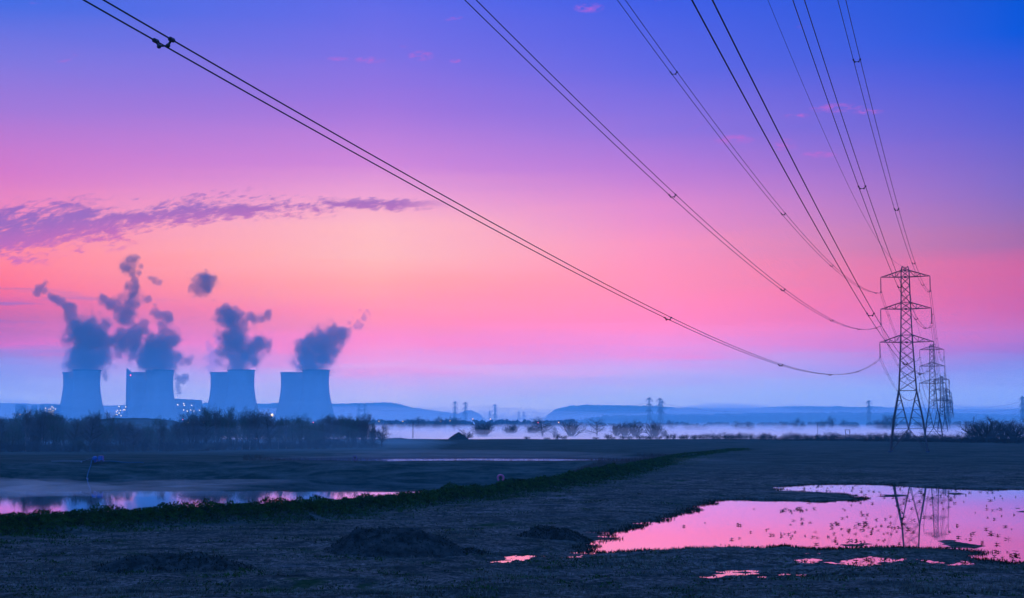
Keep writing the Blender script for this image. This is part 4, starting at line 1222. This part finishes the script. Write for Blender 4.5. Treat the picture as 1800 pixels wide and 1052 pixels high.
# green plants dotted in the foreground
n = 260; cx_ = rr.uniform(-60, 1860, n); cy_ = rr.uniform(860, 1060, n); D0 = CZ * F / (cy_ - 749); X0 = (cx_ - 900) / F * D0
Q = []
for a, b in zip(X0, D0):
    m_ = rr.randint(15, 60); s_ = rr.uniform(.15, .55); Q.append(np.column_stack([a + rr.randn(m_) * s_ * 1.4, b + rr.randn(m_) * s_, rr.rand(m_) * .12]))
Q = np.vstack(Q); g_ = gz(Q[:, 0], Q[:, 1]); d_, s_ = polyline(CREST, Q[:, 0], Q[:, 1]); keep = (g_ > .05) & (s_ < 0); Q = Q[keep]; Q[:, 2] += g_[keep]
o = tri_cloud('green_weeds', Q, rr.uniform(.05, .13, len(Q)), M_LEAF, .3, 8, .8); tag(o, 'scattered patches of low green weed in the field', 'weeds', kind='stuff')
# weeds and grass fringing the flood water
n = 30000; E = FLOOD + [FLOOD[0]]; p, nn = along(E, n, rr, .6); q = p + rr.randn(n, 2) * .6; g_ = gz(q[:, 0], q[:, 1]); keep = (g_ > -.03) & (g_ < .14); q = q[keep]
P = np.column_stack([q, np.maximum(g_[keep], -.01)]); o = tri_cloud('shore_grass', P, rr.uniform(.05, .2, len(q)), M_WEED, .6, 9, .4); tag(o, 'dark grass fringing the edge of the flood water', 'grass', kind='stuff')
# reeds by the far pond and at the right end of the near pond
n = 11000; pxs = rr.uniform(430, 1150, n); Dd = rr.uniform(236, 275, n); xs = (pxs - 900) / F * Dd
n2 = 7000; p2, nn2 = along(CREST[6:11], n2, rr, .5); q2 = p2 + nn2 * rr.uniform(1.5, 9, n2)[:, None]
xs = np.concatenate([xs, q2[:, 0]]); Dd = np.concatenate([Dd, q2[:, 1]])
P = np.column_stack([xs, Dd, gz(xs, Dd) - .05]); o = tri_cloud('reeds', P, rr.uniform(.25, .75, len(P)), M_REED, .93, 10, .09); tag(o, 'thin upright dry reeds along the pond edges', 'reeds', kind='stuff')

# marsh weed sprigs standing in the flood water, one by one
def weed_mesh(seed):
    r = random.Random(seed); mb = MB()
    for i in range(r.randint(4, 8)):
        a = r.random() * 6.283; e = r.uniform(.1, .5); L = r.uniform(.12, .26); w_ = r.uniform(.03, .055)
        d = Vector((math.cos(a), math.sin(a), e)).normalized(); s = Vector((-math.sin(a), math.cos(a), 0)) * w_
        b = Vector((0, 0, .01)); m_ = b + d * L * .55 + Vector((0, 0, .02)); t = b + d * L
        mb.add([b, m_ - s, t, m_ + s], [(0, 1, 2, 3)])
        mb.add([b + Vector((0, 0, -.008)), m_ - s + Vector((0, 0, -.008)), t + Vector((0, 0, -.008)), m_ + s + Vector((0, 0, -.008))], [(3, 2, 1, 0)])
    mb.bar((0, 0, -.25), (0, 0, .1 + r.random() * .08), .012, .006, 5)
    return mb.mesh('marsh_weed', M_WEED)


WM = [weed_mesh(i) for i in range(8)]
cent = [(1530, 987, 30, 3), (1690, 990, 25, 3), (1425, 988, 16, 2), (1450, 860, 60, 4), (1690, 868, 90, 6), (1770, 978, 30, 6), (1600, 880, 60, 6), (1495, 925, 60, 10), (1540, 935, 40, 12), (1395, 898, 14, 2), (1500, 955, 40, 4), (1700, 885, 90, 16), (1640, 880, 60, 10), (1760, 920, 50, 20), (1600, 925, 60, 14), (1440, 932, 60, 12), (1500, 862, 60, 5), (1350, 935, 60, 14), (1740, 945, 60, 10), (1480, 885, 60, 8)]
cnt = 0; tries = 0
while cnt < 290 and tries < 5000:
    tries += 1
    a, b, sa, sb = rw.choice(cent); px = rw.gauss(a, sa); py = rw.gauss(b, sb)
    if py < 850 or px > 1830: continue
    x, y, _ = on_plane(px, py, 0)
    if gz1(x, y) > -.03: continue
    o = bpy.data.objects.new('marsh_weed', rw.choice(WM)); C.objects.link(o); o.location = (x, y, 0.0); o.rotation_euler = (0, 0, rw.random() * 6.28)
    sc_ = rw.uniform(.55, 1.25) * (1 + (y - 90) / 260); o.scale = (sc_, sc_, sc_)
    tag(o, 'dark leafy sprig poking out of the pink flood water', 'marsh weed', 'marsh weed sprigs in the flood water'); cnt += 1

# ------------------------------------------------------------------ steam plumes
_T3 = rs.rand(64, 64, 64)


def noise3(x, y, z, scale, seed):
    r = 0; a = 1.0
    for o_ in range(5):
        X, Y, Z = (q / scale + 500.3 + seed * 7.7 + o_ * 3.1 for q in (x, y, z))
        xi, yi, zi = (np.floor(q).astype(int) for q in (X, Y, Z)); fx, fy, fz = X - xi, Y - yi, Z - zi
        fx, fy, fz = (q * q * (3 - 2 * q) for q in (fx, fy, fz))
        g = lambda i, j, k: _T3[(xi + i) % 64, (yi + j) % 64, (zi + k) % 64]
        v = ((g(0, 0, 0) * (1 - fx) + g(1, 0, 0) * fx) * (1 - fy) + (g(0, 1, 0) * (1 - fx) + g(1, 1, 0) * fx) * fy) * (1 - fz) + \
            ((g(0, 0, 1) * (1 - fx) + g(1, 0, 1) * fx) * (1 - fy) + (g(0, 1, 1) * (1 - fx) + g(1, 1, 1) * fx) * fy) * fz
        r = r + a * (v - .5); a *= .68; scale *= .5
    return r


def iso_mesh(f, o, h, lev, name):
    """surface nets on a sampled field (inside where f > lev)"""
    ins = f > lev
    c = [ins[i:ins.shape[0] - 1 + i, j:ins.shape[1] - 1 + j, k:ins.shape[2] - 1 + k] for i in (0, 1) for j in (0, 1) for k in (0, 1)]
    n = sum(q.astype(int) for q in c); act = (n > 0) & (n < 8)
    ids = -np.ones(act.shape, int); A_ = np.argwhere(act); ids[act] = np.arange(len(A_))
    cnt = np.zeros(len(A_)); pos = np.zeros((len(A_), 3)); base = A_
    for ax in range(3):
        for u in (0, 1):
            for v in (0, 1):
                p0 = base.copy(); oth = [q for q in range(3) if q != ax]; p0[:, oth[0]] += u; p0[:, oth[1]] += v; p1 = p0.copy(); p1[:, ax] += 1
                a = f[tuple(p0.T)]; b = f[tuple(p1.T)]; x = (a > lev) != (b > lev)
                t = np.where(x, (lev - a) / np.where(np.abs(b - a) < 1e-9, 1, b - a), 0)
                q = p0.astype(float); q[:, ax] += t; pos[x] += q[x]; cnt[x] += 1
    pos /= np.maximum(cnt, 1)[:, None]
    F_ = []
    for ax in range(3):
        o1, o2 = [q for q in range(3) if q != ax]
        sl0 = [slice(None)] * 3; sl1 = [slice(None)] * 3; sl0[ax] = slice(0, -1); sl1[ax] = slice(1, None)
        a = ins[tuple(sl0)]; b = ins[tuple(sl1)]
        E_ = np.argwhere(a != b); E_ = E_[(E_[:, o1] > 0) & (E_[:, o2] > 0) & (E_[:, o1] < ins.shape[o1] - 1) & (E_[:, o2] < ins.shape[o2] - 1)]
        d1 = np.zeros(3, int); d1[o1] = 1; d2 = np.zeros(3, int); d2[o2] = 1
        q = [ids[tuple((E_ - d1 - d2).T)], ids[tuple((E_ - d2).T)], ids[tuple(E_.T)], ids[tuple((E_ - d1).T)]]
        fl = a[tuple(E_.T)]
        if ax == 1: fl = ~fl
        Q = np.stack(q, 1); Q[~fl] = Q[~fl][:, ::-1]; F_.append(Q)
    F_ = np.vstack(F_)
    me = bpy.data.meshes.new(name); me.from_pydata((o + pos * h).tolist(), [], F_.tolist()); me.update()
    me.polygons.foreach_set('use_smooth', [True] * len(me.polygons))
    return me


STEAM = {}
def plume(blobs, D, label, seed, dens=1.15, col=(.58, .26, .27), amp=.95):
    k = D / F; r0 = random.Random(seed); B = []
    for (px, py, rp) in blobs:
        c = at_depth(px, py, D + r0.uniform(-.4, .4) * rp * k); B.append((c[0], c[1], c[2], rp * k * (1.12 if py > 640 and rp > 12 else 1.52)))
    B = np.array(B); h = 1.9 if len(blobs) > 9 else 1.4
    lo = (B[:, :3] - B[:, 3:] * 1.35).min(0); hi = (B[:, :3] + B[:, 3:] * 1.35).max(0)
    ax = [np.arange(lo[i], hi[i] + h, h) for i in range(3)]; X, Y, Z = np.meshgrid(*ax, indexing='ij')
    f = np.full(X.shape, -9.0)
    for x, y, z, r in B:
        d = np.sqrt((X - x) ** 2 + (Y - y) ** 2 + (Z - z) ** 2) / r; f = np.maximum(f, 1 - d)
    f = f + noise3(X, Y, Z, 17.0, seed) * amp
    f[0] = f[-1] = -9; f[:, 0] = f[:, -1] = -9; f[:, :, 0] = f[:, :, -1] = -9
    root = None
    for lev, dn, nm in ((.06, .009, 'steam_plume'), (.18, .018, 'steam_body'), (.34, .034, 'steam_core'), (-.06, .0045, 'thin_edge')):
        if not (f > lev).any(): continue
        me = iso_mesh(f, lo, h, lev, nm); key = (dn * dens, col)
        if key not in STEAM: STEAM[key] = volume('steam', col, dn * dens, .2)
        me.materials.append(STEAM[key]); o = bpy.data.objects.new(nm, me); C.objects.link(o)
        if root is None: root = o; tag(o, label, 'steam', 'steam plumes over the power station')
        else: o.parent = root
    return root


plume([(152, 648, 22), (140, 640, 15), (155, 628, 25), (150, 612, 24), (168, 612, 22), (150, 596, 24), (168, 590, 22), (142, 583, 18), (160, 578, 18), (178, 604, 16), (133, 572, 11), (125, 562, 8), (122, 552, 10), (127, 542, 8), (118, 540, 9), (110, 531, 7), (103, 530, 8), (93, 526, 6), (86, 521, 7), (78, 514, 7), (72, 508, 7), (66, 516, 6), (80, 500, 6)],
      TD, 'billowing dark steam over the first cooling tower with a crooked tail drifting left', 1)
plume([(280, 648, 22), (296, 640, 14), (268, 630, 20), (285, 625, 22), (255, 618, 20), (240, 610, 18), (225, 602, 18), (213, 597, 13), (238, 595, 16), (262, 606, 18), (288, 606, 18), (300, 598, 11), (293, 585, 12), (285, 572, 9), (290, 560, 9), (278, 555, 8), (268, 548, 7), (262, 528, 6), (275, 535, 6), (252, 583, 12), (240, 578, 10),
       (225, 565, 9), (222, 550, 14), (210, 540, 12), (228, 533, 13), (195, 535, 9), (183, 528, 8), (233, 518, 11), (230, 506, 10), (235, 495, 7), (232, 482, 6), (226, 470, 9), (218, 472, 6), (231, 458, 8), (238, 455, 6), (248, 468, 5), (245, 480, 5), (262, 488, 6), (272, 492, 6), (280, 497, 6)],
      TD, 'largest steam plume, spreading wide and tall over second tower pair', 2)
plume([(422, 645, 20), (418, 630, 20), (430, 620, 22), (408, 612, 17), (445, 612, 17), (452, 602, 14), (420, 600, 18), (400, 590, 12), (412, 580, 14), (402, 568, 16), (398, 558, 14), (412, 558, 13), (420, 567, 10), (425, 552, 7), (436, 556, 7), (447, 562, 6), (460, 560, 7), (470, 556, 7), (397, 540, 5)],
      TD, 'upright steam plume with an arm to the right over third tower pair', 3)
plume([(553, 645, 18), (547, 632, 20), (560, 622, 21), (542, 612, 16), (565, 608, 20), (578, 600, 17), (588, 592, 14), (597, 586, 12), (585, 582, 12), (550, 602, 15), (537, 600, 9)],
      TD, 'steam plume leaning right over the cooling tower nearest the pylons', 4)
plume([(362, 500, 14), (352, 510, 9), (372, 494, 9), (345, 505, 8), (350, 495, 9), (375, 505, 7), (360, 514, 8)], TD, 'detached dark puff of steam high above and left of third tower pair', 5, 1.1, amp=1.35)
plume([(634, 572, 5), (630, 566, 4), (632, 577, 4), (614, 568, 3.5), (640, 552, 4), (646, 546, 4), (650, 552, 3), (632, 545, 3.5), (626, 574, 5), (640, 560, 5)], TD, 'thin broken wisp of steam right of the leaning plume', 6, .8, (.7, .3, .45), .4)
plume([(315, 690, 4), (313, 683, 5), (312, 676, 4), (318, 668, 6), (325, 664, 6), (312, 665, 5), (322, 672, 4)], 2960, 'small curling puff rising from the boiler house', 7, 1.5, amp=.4)
plume([(333, 634, 7), (326, 634, 5), (338, 628, 5), (320, 640, 4)], TD, 'small detached puff right of the largest plume', 8, 1.0, amp=.4)
plume([(372, 646, 9), (380, 638, 9), (372, 630, 9), (378, 620, 8), (368, 612, 7), (384, 600, 7), (365, 604, 6), (378, 592, 5)], TB, 'thin pale steam from the rear tower of third pair', 9, .35, (.7, .5, .7))
plume([(118, 646, 9), (124, 636, 8), (118, 628, 7), (126, 618, 6)], TB, 'thin pale steam from the rear tower of first pair', 10, .35, (.7, .5, .7))
plume([(525, 646, 8), (518, 640, 7), (530, 636, 7), (526, 626, 6), (532, 616, 6)], TB, 'thin pale steam from the rear tower of the pair nearest the pylons', 11, .35, (.7, .5, .7))


# ------------------------------------------------------------------ air: mist banks and haze
def mist(name, x0, x1, y0, y1, zb, zt, m, nx, ny, amp, sc_, label, seed, edge=0.0, rise=None):
    X, Y = np.meshgrid(np.linspace(x0, x1, nx), np.geomspace(y0, y1, ny) if y1 / y0 > 2 else np.linspace(y0, y1, ny))
    U = (X - x0) / (x1 - x0); V = (Y - y0) / (y1 - y0)
    e = np.minimum(np.minimum(U, 1 - U), np.minimum(V, 1 - V)) / max(edge, 1e-6) if edge else np.ones_like(U)
    Z = zt + fbm(X, Y, sc_, 4, seed) * amp
    if rise: Z = Z + np.interp(Y, *rise)
    Z = np.maximum(Z, zb + .1)
    Z = zb + .05 + (Z - zb - .05) * np.clip(e, 0, 1)
    nr, nc = X.shape
    v = np.concatenate([np.stack([X, Y, Z], -1).reshape(-1, 3), np.stack([X, Y, np.full_like(X, zb)], -1).reshape(-1, 3)]); N = nr * nc
    f = []
    idx = lambda r, c: r * nc + c
    for r in range(nr - 1):
        for c in range(nc - 1):
            a, b, d, g = idx(r, c), idx(r, c + 1), idx(r + 1, c + 1), idx(r + 1, c)
            f.append((a, b, d, g)); f.append((N + g, N + d, N + b, N + a))
    for c in range(nc - 1):
        f.append((idx(0, c + 1), idx(0, c), N + idx(0, c), N + idx(0, c + 1))); f.append((idx(nr - 1, c), idx(nr - 1, c + 1), N + idx(nr - 1, c + 1), N + idx(nr - 1, c)))
    for r in range(nr - 1):
        f.append((idx(r, 0), idx(r + 1, 0), N + idx(r + 1, 0), N + idx(r, 0))); f.append((idx(r + 1, nc - 1), idx(r, nc - 1), N + idx(r, nc - 1), N + idx(r + 1, nc - 1)))
    mb = MB(); mb.v = [tuple(q) for q in v]; mb.f = f
    tag(mb.build(name, m), label, 'mist', kind='stuff')


mist('ground_mist', -900, 900, 672, 1500, -2.4, .75, volume('white_mist', (1, .95, .97), .035, .6), 90, 60, 1.1, 50, 'bright white ground mist lying over the meadow beyond the field', 3, rise=([672, 820, 960, 1500], [0, 0, 1.8, 2.6]))
mist('veil_mist', -900, 900, 760, 1700, -2.5, 4.3, volume('veil', (.9, .93, 1), .0042, .5), 130, 80, 6.0, 40, 'soft ragged top of the meadow mist', 33, rise=([760, 900, 1200, 1700], [-1.5, 0, 1.0, 2.0]))
mist('upper_mist', -1800, 1800, 950, 2800, -2.6, 8, volume('thin_mist', (.8, .9, 1), .0005, .4), 90, 60, 9, 120, 'thinner lavender mist veiling the far woods', 5)
mist('tower_mist', -2400, 2400, 1100, 3400, -2.8, 122, volume('blue_mist', (.22, .78, 1), LAYER_D, .0), 50, 30, 26, 500, 'blue mist round the feet of the cooling towers and hills', 6)
mist('hill_mist', -3600, 3600, 3450, 4150, -3.1, 50, volume('pale_hill_mist', (1, .95, 1), 2.0e-3, .3), 90, 14, 44, 260, 'pale lavender mist hanging before the hills', 19)
for zt_, sd_ in ((26, 15), (52, 16), (80, 17)):
    mist('low_mist', -2400, 2400, 1900, 2830 - zt_ * .3, -2.9 - zt_ * .002, zt_, volume('pale_blue_mist', (.85, .94, 1), 2.0e-4, .2), 60, 40, 26, 300, 'paler mist pooling low round the tower bases', sd_)
mist('pond_mist', -95, -28, 160, 221, -1.25, -.70, volume('pond_vapour', (.8, .92, 1), .008, .4), 110, 70, 2.0, 10, 'thin mist drifting over the near pond by its far bank', 9, .5)
mist('pond_mist', -60, 45, 236, 330, .5, 1.7, volume('pond_vapour_far', (.8, .9, 1), .0022, .3), 60, 40, 1.3, 20, 'thin mist lying over the far pond and its bank', 12, .4)
mist('wood_mist', -190, -12, 268, 520, -.1, 7.0, volume('wood_vapour', (.5, .85, 1), .0017, .1), 60, 40, 4, 30, 'faint blue mist hanging among the trees of the left wood', 14, .2)

hz = MB().box(-4200, -60, -6, 4200, 6200, 380)
hz.build('haze', volume('haze', (.25, .78, 1.0), HAZE_D, .0)); tag(bpy.data.objects['haze'], 'pale blue dawn haze filling the air', 'haze', kind='stuff')
